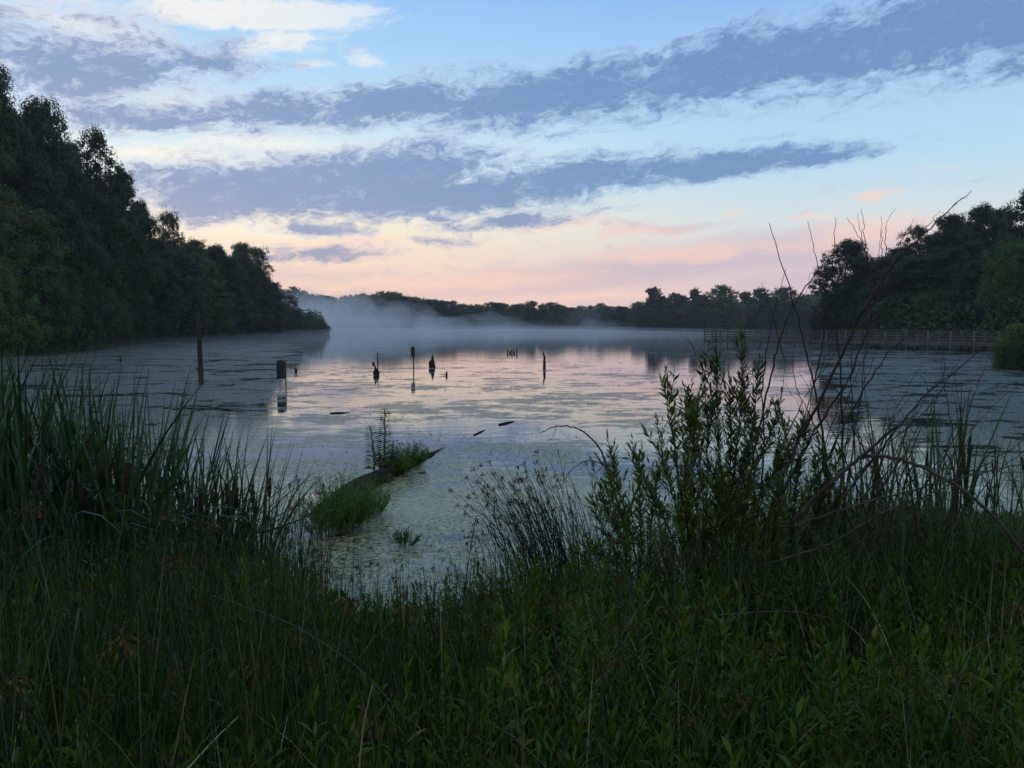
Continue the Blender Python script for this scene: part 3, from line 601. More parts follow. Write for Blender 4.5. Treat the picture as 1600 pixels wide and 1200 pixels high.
# ------------------------------------------------------------------ foreground plants
def bulk_top(px):
    return np.interp(px, [-200, 0, 200, 330, 420, 470, 520, 560, 640, 740, 800, 900, 950, 1050, 1250, 1400, 1550, 1800], [690, 700, 765, 795, 815, 860, 905, 925, 900, 885, 850, 825, 775, 755, 775, 775, 795, 800])
def scatter(n, y0, y1, spread=.78, power=1.0):
    y = y0+(y1-y0)*rng.random(n)**power; x = (rng.random(n)*2-1)*(y*spread+.25)
    return x, y
def hmax(x, y):                            # tallest a bank plant may be here
    px = 800+x/np.maximum(y, .3)*F; T = bulk_top(px); a = PITCH+np.arctan((T-600)/F)
    return HC-y*np.tan(a)-gz(x, y)
def fnoise(x, y, s=1.):
    return (np.sin(x*1.7*s+.4)+np.sin(y*2.1*s+1.3)+np.sin((x+y)*1.1*s+2.1)+np.sin((x-y)*2.9*s))/4
# leafy forbs (willowherb / goldenrod shoots)
def forbs(n, y0, y1, mat, name, label, hlo, hhi, leafL, nleaf, seedx, spread=.78, sel=None, ratio=.2, asc=.75):
    x, y = scatter(n, y0, y1, spread, 1.0)
    d = sdist(x, y); ok = (d > -.15)
    if sel is not None: ok &= sel(x, y)
    x, y = x[ok], y[ok]; n = len(x)
    h = np.minimum(rng.uniform(hlo, hhi, n)*(1+.35*fnoise(x, y, 1.3)), hmax(x, y)*rng.uniform(.7, 1.0, n)*(.84+.2*fnoise(x, y, 2.2)))
    ok = h > .10; x, y, h = x[ok], y[ok], h[ok]; n = len(x)
    base = np.column_stack([x, y, gz(x, y)-.02]); la = rng.random(n)*6.28; ln = rng.uniform(0, .22, n)
    mb = MB()
    topd = np.column_stack([np.sin(ln)*np.cos(la), np.sin(ln)*np.sin(la), np.cos(ln)])
    v, q = blades(base, la, h, ln, ln*.4, np.full(n, .006), 3); mb.add(v, q)
    idx = np.repeat(np.arange(n), nleaf); m_ = len(idx); t_ = np.tile(np.linspace(.22, 1.0, nleaf), n)+rng.normal(0, .02, m_)
    ang = np.tile(np.arange(nleaf)*2.4, n)+rng.random(m_)*.7+idx*1.3
    tilt = np.where(t_ > .9, .35, asc)*rng.uniform(.7, 1.3, m_)
    pos = base[idx]+topd[idx]*(h[idx]*t_)[:, None]
    dr = np.column_stack([np.sin(tilt)*np.cos(ang), np.sin(tilt)*np.sin(ang), np.cos(tilt)])
    L = leafL*rng.uniform(.7, 1.25, m_)*(rng.uniform(.6, 1.35, n)[idx])*(1-.35*np.abs(t_-.6))
    v, q = leaves(pos, dr, L, L*ratio, .18); mb.add(v, q)
    return tag(mb.build(name, M[mat]), label, 'plants', kind='stuff')
forbs(6200, 1.5, 9.2, 'forb', 'ground_cover', 'dense bright green leafy weeds covering the near bank', .35, .8, .074, 32, 1, ratio=.22, sel=lambda x, y: (fnoise(x, y, 2.6) > -.42) | (y < 1.9))
forbs(1500, 3.2, 9.6, 'forb_blue', 'ground_cover', 'darker fine-leaved weeds on the right side of the bank under the willow and dead branches', .5, 1.1, .06, 44, 2, sel=lambda x, y: (x/y > .09) & (y > 3.9), ratio=.13)
def grass(n, y0, y1, hlo, hhi, wd, mat, name, label, sel=None, spread=.78, K=6, over=1.0, lean=.35, curve=1.1, power=1.0):
    x, y = scatter(n, y0, y1, spread, power); ok = sdist(x, y) > -.1
    if sel is not None: ok &= sel(x, y)
    x, y = x[ok], y[ok]; n = len(x)
    h = np.minimum(rng.uniform(hlo, hhi, n), hmax(x, y)*over*rng.uniform(.75, 1.1, n)); ok = h > .1; x, y, h = x[ok], y[ok], h[ok]; n = len(x)
    v, q = blades(np.column_stack([x, y, gz(x, y)-.02]), rng.random(n)*6.28, h*1.08, rng.random(n)*lean, rng.random(n)**2*curve, rng.uniform(.6, 1.3, n)*wd, K)
    return tag(finish(name, v, q, M[mat]), label, 'grass', kind='stuff')
grass(8500, 1.4, 9.5, .35, .95, .0075, 'forb_blue', 'grass', 'long green sedge and grass blades growing through the weeds on the bank')
grass(12000, 2.5, 9.8, .5, 1.1, .005, 'cattail', 'grass', 'fine dense blue-green grass on the left part of the bank below the cattails', sel=lambda x, y: (x/y < -.22), over=1.08, lean=.25, curve=.7)
grass(700, 1.4, 8.5, .4, .9, .005, 'straw', 'grass', 'scattered dry straw-coloured bent blades among the green bank plants', over=1.05, lean=.5, curve=2.2)
grass(3600, 1.4, 8.5, .6, 1.2, .005, 'rush', 'grass', 'thin upright blue-green rush blades standing above the leafy weeds', over=1.13, lean=.22, curve=.35, sel=lambda x, y: (x/y < .12) | (rng.random(len(x)) < .25))
grass(6500, 4.5, 10.2, .5, 1.0, .008, 'cattail', 'grass', 'coarse dark grass at the right waterline under the bare branches', sel=lambda x, y: x/y > .28, over=1.12)

# rush stems with brown tasselled heads: built once per variant, copied as individuals
def make_rush(seed, L, lean, curve, head=True, w_=.0055, mat='rush'):
    global rng
    kr = rng; rng = np.random.default_rng(seed)
    t = thing('bulrush', '', 'rush'); K = 14; tt = np.linspace(0, 1, K)
    th = lean+curve*tt**2; seg = np.column_stack([np.sin(th), rng.normal(0, .01, K), np.cos(th)])*L/(K-1)
    pts = np.vstack([[0, 0, 0], np.cumsum(seg, 0)[:-1]])-[0, 0, .03]
    mb = MB(); mb.tube(pts, w_*.5*(1-.6*tt)+.0006, 5); mb.build('stem', M[mat], t, True)
    if head:
        hb = MB(); e = pts[-2]; n = 34
        dr = sph(n)*[1, 1, .7]+[.25, 0, -.25]; dr = norm(dr); ll = rng.uniform(.02, .07, n)
        for a in range(0, 12): hb.tube([e, e+dr[a]*ll[a]*.6, e+dr[a]*ll[a]+[0, 0, -.012]], [.0009, .0007, .0006], 3)
        p = e+dr*ll[:, None]*rng.uniform(.5, 1, n)[:, None]; v, q = leaves(p, dr+[0, 0, -.6], np.full(n, .016), np.full(n, .006), .2); hb.add(v, q)
        hb.build('seed_head', M['seed'], t)
    rng = kr; return t
rsrc = [make_rush(30+i, 1.0, ln, cv, i != 5) for i, (ln, cv) in enumerate([(.05, .25), (.15, .5), (.3, .35), (.1, .8), (.45, .2), (.05, .15)])]
first = set()
def put_rush(i, x, y, h, rz, label, group, w_=1.):
    if i == 5: label = 'tall thin bare rush stem without a tassel rising from the near bank'
    s = rsrc[i]; loc = (x, y, g1(x, y)-.01)
    if i in first: dup(s, loc, rz, (h*w_, h*w_, h), label, group)
    else:
        first.add(i); s.location = loc; s.rotation_euler = (0, 0, rz); s.scale = (h*w_, h*w_, h); s['label'] = label; s['group'] = group
for i in range(150):
    y = random.uniform(1.9, 6.0)**1; x = random.uniform(-.68, .68)*y
    if sdist(np.array([x]), np.array([y]))[0] < 0: continue
    hm = float(hmax(np.array([x]), np.array([y]))[0])
    h = min(random.uniform(.7, 1.25), hm*random.uniform(.95, 1.35)) if x/y < .05 else min(random.uniform(.6, 1.1), hm*1.1)
    put_rush(random.randrange(6), x, y, max(h, .35), random.random()*6.28, 'tall thin rush stem with a small brown seed tassel rising from the near bank', 'rush stems across the near bank')
# a few long leaning ones named singly
def curve_stem(name, label, cat, pts, r0, r1, mat, n=6, head=False, wob=.0035):
    P_ = np.array([P(*p) for p in pts]); K = max(12, len(P_)*7); tt = np.linspace(0, 1, K); s_ = np.linspace(0, 1, len(P_))
    # Catmull-like smoothing through interpolation of control points
    Q_ = np.column_stack([np.interp(tt, s_, P_[:, a]) for a in range(3)])
    for _ in range(10): Q_[1:-1] = (Q_[:-2]+2*Q_[1:-1]+Q_[2:])/4
    rr = np.random.default_rng(int(pts[0][0]*7+pts[-1][0])); Q_[1:-1] += rr.normal(0, wob, (K-2, 3))*.5
    mb = MB(); mb.tube(Q_, np.linspace(r0, r1, K), n); return mb, Q_
def single(name, label, cat, pts, r0, r1, mat, **k_):
    mb, Q_ = curve_stem(name, label, cat, pts, r0, r1, mat, wob=.0008, **k_); o = mb.build(name, M[mat], smooth=True, org=Q_[0]); o.location = Q_[0]; return tag(o, label, cat)
single('bulrush', 'long dark rush stem leaning left across the lower right corner', 'rush', [(1150, 1210, 2.4), (1080, 1110, 2.5), (1000, 1030, 2.6), (900, 940, 2.8)], .0028, .0012, 'rush')
single('bulrush', 'long dark rush stem slanting down to the right in the lower left', 'rush', [(640, 1130, 2.5), (560, 1040, 2.7), (450, 970, 3.0), (330, 930, 3.2)], .0028, .0012, 'rush')
single('straw', 'pale dry straw leaning in the bottom centre of the photo', 'straw', [(560, 1210, 2.1), (568, 1130, 2.1), (582, 1070, 2.1)], .003, .0014, 'straw')
single('straw', 'pale dry straw lying low in the bottom left, slanting up to the right', 'straw', [(290, 1205, 2.1), (330, 1160, 2.2), (372, 1120, 2.3)], .0026, .0012, 'straw')
single('fallen_branch', 'thin bare stick lying level on the leafy weeds right of centre', 'branch', [(1118, 962, 4.0), (1180, 957, 4.0), (1240, 955, 4.0), (1300, 966, 4.1)], .006, .003, 'paleb')
single('straw', 'pale rush stem leaning left in the lower right, thickest of the pale ones', 'rush', [(1470, 1120, 2.5), (1440, 1010, 2.7), (1410, 905, 2.9)], .003, .0014, 'rush').name = 'bulrush'

# cattails
def make_cattail(seed, spike):
    global rng
    kr = rng; rng = np.random.default_rng(seed); n = int(rng.integers(7, 11))
    t = thing('cattail', '', 'cattail')
    az_ = rng.random(n)*6.28; v, q = blades(np.column_stack([rng.normal(0, .02, (n, 2)), np.full(n, -.05)]), az_, rng.uniform(.72, 1.04, n), rng.uniform(.02, .27, n), rng.uniform(.0, .6, n)+(rng.random(n) > .74)*rng.uniform(.8, 2.0, n), rng.uniform(.010, .018, n), 8, .9)
    mb = MB(); mb.add(v, q); mb.build('foliage', M['cattail'], t)
    if spike:
        mb = MB(); mb.tube([(0, 0, 0), (.01, 0, .4), (.02, .01, .66)], [.004, .003, .0022], 5); mb.build('stem', M['rush'], t)
        mb = MB(); mb.tube([(.0165, .007, .50), (.0168, .0072, .506), (.0195, .0095, .605), (.0196, .0096, .61)], [.003, .0085, .0085, .003], 8); mb.build('seed_head', M['spike'], t, True)
    rng = kr; return t
csrc = [make_cattail(60+i, i % 2 == 0) for i in range(6)]; cf = set()
def put_cat(i, x, y, h, z, label, group):
    label = label+(' with a dark brown seed head' if i % 2 == 0 else ' with leaves only')
    s = csrc[i]; rz = random.random()*6.28; tilt = random.uniform(-.08, .10)
    if i in cf: o = dup(s, (x, y, z), rz, (h, h, h), label, group)
    else:
        cf.add(i); s.location = (x, y, z); s.rotation_euler = (0, 0, rz); s.scale = (h, h, h); s['label'] = label; s['group'] = group; o = s
    o.rotation_euler = (0, tilt, 0) if random.random() < .0 else (random.uniform(-.12, .12), tilt+random.uniform(0, .1), rz)
def cat_top(px): return np.interp(px, [-150, 0, 60, 130, 200, 260, 320, 380, 430, 445], [495, 510, 525, 538, 566, 612, 640, 668, 636, 720])
for i in range(104):
    px = random.uniform(-70, 250) if i < 78 else random.uniform(230, 425); D = random.uniform(5.6, 9.0) if px < 300 else random.uniform(6.6, 8.2)
    x = (px-800)/F*D; row = cat_top(px)+abs(random.gauss(0, 40 if px < 230 else 60)); z = max(g1(x, D), -.15); h = (topz(row, D)-z)
    put_cat(random.randrange(6), x, D, max(.6, h/.93), z, 'blue-green cattail in the stand at the left', 'cattails at the left shore')
for px, row, D in [(1315, 640, 8.2), (1345, 600, 8.6), (1360, 640, 8.8), (1385, 590, 8.4), (1395, 640, 8.8), (1420, 660, 8.4), (1430, 610, 8.8), (1450, 620, 9.0), (1470, 600, 9.2), (1478, 580, 8.9), (1500, 570, 9.0), (1515, 575, 9.1), (1530, 640, 9.2), (1550, 660, 9), (1570, 655, 9.3), (1590, 660, 9), (1300, 620, 8.4), (1620, 640, 9), (1410, 560, 8.8), (1445, 650, 8.2), (1490, 640, 8.4), (1330, 670, 8.0), (1370, 680, 8.0)]:
    x = (px-800)/F*D; z = max(g1(x, D), -.1); put_cat(random.choice([1, 3, 5, 1, 3, 0]), x, D, (topz(row, D)-z)/1.0, z, 'slender cattail behind the bare branches at right', 'cattails at the right shore')

# rush clumps
def rush_clump(name, label, cpx, cD, n, spread, L0, L1, az0, azs, lean0, lean1, cv0, cv1, wd=.006, heads=.5, mat='rush'):
    c = np.array([(cpx-800)/F*cD, cD]); base = np.column_stack([c[0]+rng.normal(0, spread, n), c[1]+rng.normal(0, spread*.6, n), np.zeros(n)]); base[:, 2] = np.maximum(gz(base[:, 0], base[:, 1]), -.1)
    t = thing(name, label, 'rushes', (c[0], c[1], g1(*c))); org = np.array([c[0], c[1], g1(*c)])
    az_ = az0+rng.normal(0, azs, n); L = rng.uniform(L0, L1, n); ln = rng.uniform(lean0, lean1, n); cv = rng.uniform(cv0, cv1, n)
    mb = MB(); tips = []
    for i in range(n):
        tt = np.linspace(0, 1, 12); th = ln[i]+cv[i]*tt**1.6
        seg = np.column_stack([np.sin(th)*math.cos(az_[i]), np.sin(th)*math.sin(az_[i]), np.cos(th)])*L[i]/11
        pts = base[i]+np.vstack([[0, 0, 0], np.cumsum(seg, 0)[:-1]]); mb.tube(pts, wd*.5*(1-.7*tt)+.0006, 4)
        if rng.random() < heads: tips.append(pts[-1])
    mb.build('foliage', M[mat], t, True, org)
    if tips:
        for tip in tips:
            hb = MB(); hb.tube([tip-[0, 0, .02], tip, tip+[.004, 0, .02]], [.0012, .004, .001], 4); p = tip+rng.normal(0, .012, (12, 3)); v, q = leaves(p, sph(12)*[1, 1, .5]+[-.2, 0, -.9], rng.uniform(.015, .035, 12), np.full(12, .007), .2); hb.add(v, q); hb.build('seed_head', M['seed'], t, org=org)
    return t
rush_clump('rush_clump', 'dark clump of thin arching rushes leaning left over the duckweed, right of centre', 872, 7.0, 230, .20, .85, 1.42, math.pi, .6, .03, .38, .1, .9)
rush_clump('rush_clump', 'upright sparse rushes at the left edge of the open duckweed, beside the cattails', 462, 6.9, 80, .17, .55, 1.25, math.pi*.5, 1.6, .0, .14, .0, .35, heads=.4)
rush_clump('rush_clump', 'few low arching rushes with brown tips in front of the open duckweed, centre', 800, 6.4, 24, .22, .4, .7, math.pi, .5, .4, .9, .3, .9)
rush_clump('rush_clump', 'small tuft of brown-headed rushes standing in the duckweed below the leafy log', 600, 6.3, 26, .16, .35, .62, math.pi*.5, 1.5, .0, .3, .0, .5, heads=.9)

# leafy log and mounds in the water
def mound(name, label, pts, hgt, rad, n, mat, leafL, wood=False):
    """leafy hummock: many short shoots on a set of centres (x, y, radius, height)"""
    t = thing(name, label, 'plants', (pts[0][0], pts[0][1], 0)); org = np.array([pts[0][0], pts[0][1], 0.])
    mb = MB(); P_, D_, L_ = [], [], []
    for (x, y, r, h, m_) in pts:
        a = rng.random(m_)*6.28; rr = np.sqrt(rng.random(m_))*r; f = rr/r
        b = np.column_stack([x+rr*np.cos(a), y+rr*np.sin(a)*.8, np.full(m_, .0)]); ln = f*.5+rng.random(m_)*.15; hh_ = h*(1-.45*f**2)*rng.uniform(.7, 1.1, m_)
        v, q = blades(b, a, hh_, ln, ln*.5, np.full(m_, .005), 3); mb.add(v, q)
        k_ = 22; idx = np.repeat(np.arange(m_), k_); t_ = np.tile(np.linspace(.2, 1, k_), m_)
        d = np.column_stack([np.sin(ln*1.2)*np.cos(a), np.sin(ln*1.2)*np.sin(a), np.cos(ln*1.2)])
        an = rng.random(len(idx))*6.28; ti = rng.uniform(.3, 1.1, len(idx))
        P_.append(b[idx]+d[idx]*(hh_[idx]*t_)[:, None]); D_.append(np.column_stack([np.sin(ti)*np.cos(an), np.sin(ti)*np.sin(an), np.cos(ti)])); L_.append(rng.uniform(.6, 1.2, len(idx))*leafL)
    L = np.concatenate(L_); v, q = leaves(np.vstack(P_), np.vstack(D_), L, L*.2, .15); mb.add(v, q)
    mb.build('foliage', M[mat], t, org=org); return t
a, b = P(682, 706, gd(706)), P(560, 768, gd(770)); c = P(505, 800, gd(805))
m_ = lump_tube([(a-a)+[0, 0, 0], (b-a)*.5+[0, 0, .02], (b-a)+[0, 0, .02], (c-a)+[0, 0, -.05]], [.03, .12, .17, .14], 41, 10, .2)
o = m_.build('fallen_log', M['wetwood']); o.location = a; tag(o, 'dark half-sunk log covered in plants, pointing out into the duckweed, left of centre', 'log')
g = lambda px, row: P(px, row, gd(row))
p1, p2, p3, p4 = g(640, 728), g(618, 742), g(590, 756), g(655, 718)
mound('leafy_clump', 'low bright green plants growing along the far end of the dark log', [(p1[0], p1[1], .20, .42, 120), (p2[0], p2[1], .20, .36, 110), (p3[0], p3[1], .20, .14, 60)], 0, 0, 0, 'mound', .06)
p1, p2, p3, p4 = g(530, 830), g(510, 838), g(556, 825), g(585, 806)
mound('leafy_clump', 'big soft green bushy clump at the near end of the dark log', [(p1[0], p1[1], .22, .78, 170), (p2[0], p2[1], .18, .52, 80), (p3[0]-.05, p3[1], .16, .70, 140), (p4[0], p4[1], .12, .45, 70)], 0, 0, 0, 'mound', .05)
p1 = g(630, 855)
mound('leafy_clump', 'small tuft of green leaves standing alone in the duckweed between the log and the bank', [(p1[0], p1[1], .11, .22, 28)], 0, 0, 0, 'mound', .05)
for px_, D_, top_, rad_, n_m, lab in [(175, 5.0, 782, .34, 260, 'soft dark green bushy mound in front of the cattails at left'), (60, 4.6, 830, .30, 200, 'dark bushy mound low at the left edge below the cattails'),
                                (1010, 4.9, 835, .30, 230, 'green bushy mound on the bank below the lowest willow shoots'), (1440, 6.0, 752, .5, 340, 'wide dark bushy mound behind the leafy weeds under the arching dead limb'),
                                (1570, 5.6, 782, .42, 280, 'dark bushy mound near the right edge beside the end of the dead limb'), (1345, 6.3, 745, .4, 300, 'tall dark bushy mound right of the willows under the thick dead limb'),
                                (1300, 4.6, 858, .36, 260, 'low dark bushy mound right of centre behind the level bare stick'),
                                (800, 5.6, 838, .20, 120, 'small bright leafy mound at the foot of the dark rush clump, on its left')]:
    x_ = (px_-800)/F*D_; z_ = topz(top_, D_); mound('leafy_bush', lab, [(x_, D_, rad_, z_, n_m), (x_+rad_*.8, D_+.2, rad_*.7, z_*.88, n_m//2), (x_-rad_*.9, D_-.1, rad_*.6, z_*.82, n_m//2)], 0, 0, 0, 'forb_blue' if px_ != 800 else 'forb', .05)
# tall nettle-like plants on the log
def tall_forb(px, row, top, label, lean=0., seed=0):
    D = gd(row); base = P(px, row, D); h = topz(top, D)-.0; t = thing('tall_weed', label, 'plant', base); rr = np.random.default_rng(seed)
    tt = np.linspace(0, 1, 8); pts = np.column_stack([lean*tt**1.5, .02*np.sin(tt*4), h*tt]); mb = MB(); mb.tube(pts, .007*(1-.7*tt)+.001, 5); mb.build('stem', M['twig'], t)
    n = int(h/.036)*4; f = np.repeat(np.linspace(.15, 1, n//4), 4); az_ = np.tile([0, math.pi, math.pi/2, 3*math.pi/2], n//4)+rr.random(n)*.5; n = len(f)
    p = np.column_stack([np.interp(f, tt, pts[:, a_]) for a_ in range(3)]); L = .21*(1-.6*f)+.03
    v, q = leaves(p, np.column_stack([np.cos(az_), np.sin(az_), np.full(n, .35)]), L, L*.27, .3); mb = MB(); mb.add(v, q); mb.build('foliage', M['willow'], t)
tall_forb(601, 742, 641, 'tallest leafy weed with whorled leaves growing on the dark log', .02, 1)
tall_forb(586, 745, 668, 'shorter leafy weed left of the tallest one on the dark log', -.06, 2)
tall_forb(612, 740, 690, 'shortest leafy weed right of the tallest one on the dark log', .04, 3)

# willow shrubs
def willow(label, shoots, leafL=.088, dens_=.014, start=.2, seed=0):
    rr = np.random.default_rng(seed); b0 = P(*shoots[0][0]); t = thing('willow_shrub', label, 'shrub', b0); sb, lb = MB(), MB()
    shoots = list(shoots)+[[(a_[0]+rr.normal(0, 16)*(q_+.4), a_[1]+(20+rr.uniform(10, 60))*q_/len(sh_), a_[2]+rr.normal(0, .12)) for q_, a_ in enumerate(sh_)] for sh_ in shoots for _ in range(1) if rr.random() < .35]
    for sh in shoots:
        P_ = np.array([P(*p) for p in sh]); K = 24; tt = np.linspace(0, 1, K); Q_ = np.column_stack([np.interp(tt, np.linspace(0, 1, len(P_)), P_[:, a]) for a in range(3)])
        for _ in range(8): Q_[1:-1] = (Q_[:-2]+2*Q_[1:-1]+Q_[2:])/4
        sb.tube(Q_, np.linspace(.007, .0014, K), 5)
        subs = [(Q_, start)]
        Lt = np.linalg.norm(np.diff(Q_, axis=0), axis=1).sum()
        for b in range(int(Lt/.085)):
            i0 = rr.integers(int(K*start), K-3); d = (Q_[i0+1]-Q_[i0]); d /= np.linalg.norm(d); side_ = rr.normal(size=3)*[.9, .6, .25]; e = d*1.0+side_*.45; e /= np.linalg.norm(e); ll = rr.uniform(.12, .34)*(1-.5*i0/K)
            sub = Q_[i0]+e*np.linspace(0, ll, 8)[:, None]+np.array([0, 0, 1])*(np.linspace(0, 1, 8)**2*ll*.25)[:, None]; sb.tube(sub, np.linspace(.003, .001, 8), 4); subs.append((sub, .1))
        for Qs, st in subs:
            L = np.linalg.norm(np.diff(Qs, axis=0), axis=1).sum(); n = max(6, int(L*(1-st)/dens_)); f = np.linspace(st, 1, n)
            p = np.column_stack([np.interp(f, np.linspace(0, 1, len(Qs)), Qs[:, a]) for a in range(3)]); d = norm(np.column_stack([np.interp(f, np.linspace(0, 1, len(Qs)), np.gradient(Qs[:, a])) for a in range(3)]))
            s_ = norm(np.cross(d, sph(n))); an = np.where(f > .93, .25, rr.uniform(.45, .95, n))[:, None]
            dr = d*np.cos(an)+s_*np.sin(an); LL_ = leafL*rr.uniform(.6, 1.15, n)*np.where(f > .9, .7, 1)
            v, q = leaves(p, dr, LL_, LL_*.2, .05); lb.add(v, q)
    sb.build('stem', M['twig'], t, True, b0); lb.build('foliage', M['willow'], t, org=b0)
base = lambda px, D: (px, 905, D)
willow('tall leafy willow shrub rising highest in front of the left end of the boardwalk', [
    [base(1110, 5.6), (1125, 740, 5.7), (1120, 620, 5.8), (1118, 520, 5.9)], [base(1120, 5.6), (1150, 720, 5.7), (1160, 600, 5.8), (1158, 502, 5.9)],
    [base(1120, 5.8), (1165, 740, 5.9), (1180, 640, 6.0), (1187, 560, 6.0)], [base(1100, 5.8), (1105, 750, 5.9), (1105, 640, 6), (1096, 560, 6)],
    [base(1130, 5.6), (1160, 760, 5.6), (1205, 680, 5.7), (1222, 612, 5.7)], [base(1130, 5.7), (1190, 770, 5.8), (1240, 700, 5.9), (1262, 650, 5.9)],
    [base(1110, 5.5), (1080, 760, 5.6), (1085, 690, 5.7), (1078, 620, 5.8)], [base(1130, 5.6), (1140, 780, 5.7), (1142, 680, 5.6), (1140, 590, 5.7)]], seed=1)
willow('slender leafy willow shoots left of the tallest willow, ending in one narrow spire', [
    [base(1075, 5.4), (1065, 780, 5.5), (1052, 680, 5.6), (1040, 580, 5.7)], [base(1075, 5.5), (1060, 800, 5.6), (1040, 740, 5.6), (1026, 655, 5.7)], [base(1080, 5.4), (1072, 790, 5.5), (1070, 720, 5.6), (1066, 650, 5.6)],
    [base(1070, 5.6), (1040, 810, 5.7), (1010, 760, 5.7), (985, 700, 5.7)]], seed=2)
willow('low leafy willow shoots at the left end of the willows beside the dark rush clump', [
    [base(1000, 5.5), (985, 830, 5.6), (965, 760, 5.7), (948, 680, 5.8)], [base(1000, 5.5), (975, 850, 5.6), (945, 790, 5.7), (925, 720, 5.7)], [base(1010, 5.4), (1000, 830, 5.5), (1000, 770, 5.5), (1000, 710, 5.6)],
    [base(1020, 5.6), (1015, 840, 5.6), (1022, 780, 5.7), (1030, 730, 5.7)], [base(990, 5.4), (960, 860, 5.5), (938, 820, 5.6), (925, 780, 5.6)]], seed=3)
willow('leafy willow shoots tangled in the bare branches right of the tallest willow', [
    [base(1230, 5.8), (1240, 790, 5.9), (1250, 720, 6), (1262, 660, 6)], [base(1250, 5.8), (1280, 790, 5.8), (1300, 740, 5.8), (1325, 690, 5.8)], [base(1210, 5.9), (1215, 800, 6), (1220, 730, 6), (1205, 680, 6)],
    [base(1260, 5.7), (1270, 810, 5.7), (1290, 770, 5.7), (1285, 700, 5.7)]], seed=4)

willow('dense low willow growth at the foot of the tallest willow, dark and tangled', [
    [(px_ + 0, 900, 5.3), (px_ + dx*.4, 830, 5.4), (px_ + dx, top_, 5.5)] for px_, dx, top_ in
    [(1040, -20, 770), (1065, 10, 745), (1090, -15, 720), (1110, 20, 735), (1135, -10, 700), (1150, 25, 725), (1175, 5, 715), (1195, 30, 740), (1215, -10, 755), (1240, 20, 765), (1080, 30, 790), (1120, 40, 780), (1160, -30, 775), (1200, 20, 790)]], seed=5)
# bare dead shrub: every stem a part of its own
b0 = P(1250, 880, 5.9); ds = thing('dead_shrub', 'bare leafless shrub whose long thin twigs cross the sky at right', 'shrub', b0)
ST = [([(1300, 860, 5.9), (1290, 700, 5.8), (1272, 600, 5.7), (1240, 470, 5.6), (1202, 348, 5.6)], .011, .002),
      ([(1180, 870, 5.7), (1230, 720, 5.7), (1290, 610, 5.7), (1350, 480, 5.6), (1400, 405, 5.6), (1440, 370, 5.6), (1480, 330, 5.6), (1518, 298, 5.6)], .014, .002),
      ([(1190, 850, 5.9), (1260, 690, 5.9), (1325, 600, 5.9), (1360, 500, 5.9), (1382, 420, 5.9), (1428, 342, 5.9)], .012, .002),
      ([(1320, 860, 6.0), (1318, 700, 6.0), (1312, 560, 6.0), (1300, 440, 6.0), (1306, 340, 6.0)], .011, .0018),
      ([(1150, 860, 5.5), (1180, 700, 5.5), (1210, 560, 5.5), (1235, 480, 5.5), (1280, 420, 5.6), (1322, 378, 5.6)], .009, .0018),
      ([(1272, 600, 5.7), (1290, 520, 5.7), (1282, 430, 5.7), (1262, 346, 5.7)], .006, .0015),
      ([(1362, 500, 5.9), (1372, 420, 5.9), (1350, 380, 5.9), (1324, 340, 5.9)], .005, .0014),
      ([(1366, 440, 5.9), (1352, 395, 5.9), (1350, 360, 5.9), (1346, 326, 5.9)], .0045, .0013),
      ([(1352, 395, 5.9), (1345, 365, 5.9), (1340, 332, 5.9)], .003, .001), ([(1366, 440, 5.9), (1385, 400, 5.9), (1383, 350, 5.9), (1400, 325, 5.9)], .004, .0012),
      ([(1400, 405, 5.6), (1430, 385, 5.6), (1455, 345, 5.6), (1470, 330, 5.6)], .004, .0012), ([(1380, 420, 5.6), (1378, 390, 5.6), (1376, 360, 5.6), (1378, 336, 5.6)], .0035, .001),
      ([(1340, 470, 5.8), (1360, 440, 5.8), (1374, 400, 5.8), (1376, 360, 5.8)], .0035, .001), ([(1488, 322, 5.6), (1500, 312, 5.6), (1512, 308, 5.6)], .0025, .001),
      ([(1180, 820, 5.6), (1195, 720, 5.6), (1190, 600, 5.6), (1205, 500, 5.6), (1228, 420, 5.6)], .008, .0015),
      ([(1225, 560, 5.5), (1210, 500, 5.5), (1196, 460, 5.5), (1190, 440, 5.5)], .004, .001), ([(1240, 480, 5.5), (1262, 455, 5.5), (1266, 425, 5.5)], .003, .001),
      ([(1240, 870, 6.1), (1380, 700, 6.1), (1440, 620, 6.1), (1500, 575, 6.1), (1560, 520, 6.1)], .010, .002), ([(1470, 600, 6.1), (1478, 575, 6.1), (1470, 545, 6.1), (1480, 520, 6.1)], .004, .001),
      ([(1450, 612, 6.1), (1445, 590, 6.1), (1420, 575, 6.1)], .003, .001), ([(1340, 740, 6.1), (1390, 690, 6.1), (1450, 640, 6.1), (1470, 600, 6.1)], .006, .0015),
      ([(1250, 800, 5.8), (1330, 640, 5.8), (1380, 560, 5.8), (1420, 520, 5.8), (1470, 505, 5.8)], .008, .0015), ([(1330, 640, 5.8), (1300, 600, 5.8), (1290, 560, 5.8)], .004, .001),
      ([(1160, 640, 5.6), (1130, 590, 5.6), (1095, 555, 5.6), (1062, 521, 5.6)], .004, .0012), ([(1340, 860, 6.1), (1338, 740, 6.1), (1328, 600, 6.1), (1332, 500, 6.1)], .008, .002),
      ([(1318, 700, 6.0), (1345, 640, 6.0), (1350, 560, 6.0), (1362, 505, 6.0)], .005, .0014), ([(1290, 700, 5.8), (1262, 640, 5.8), (1240, 600, 5.8), (1238, 540, 5.8)], .005, .0013)]
rt = random.Random(9)
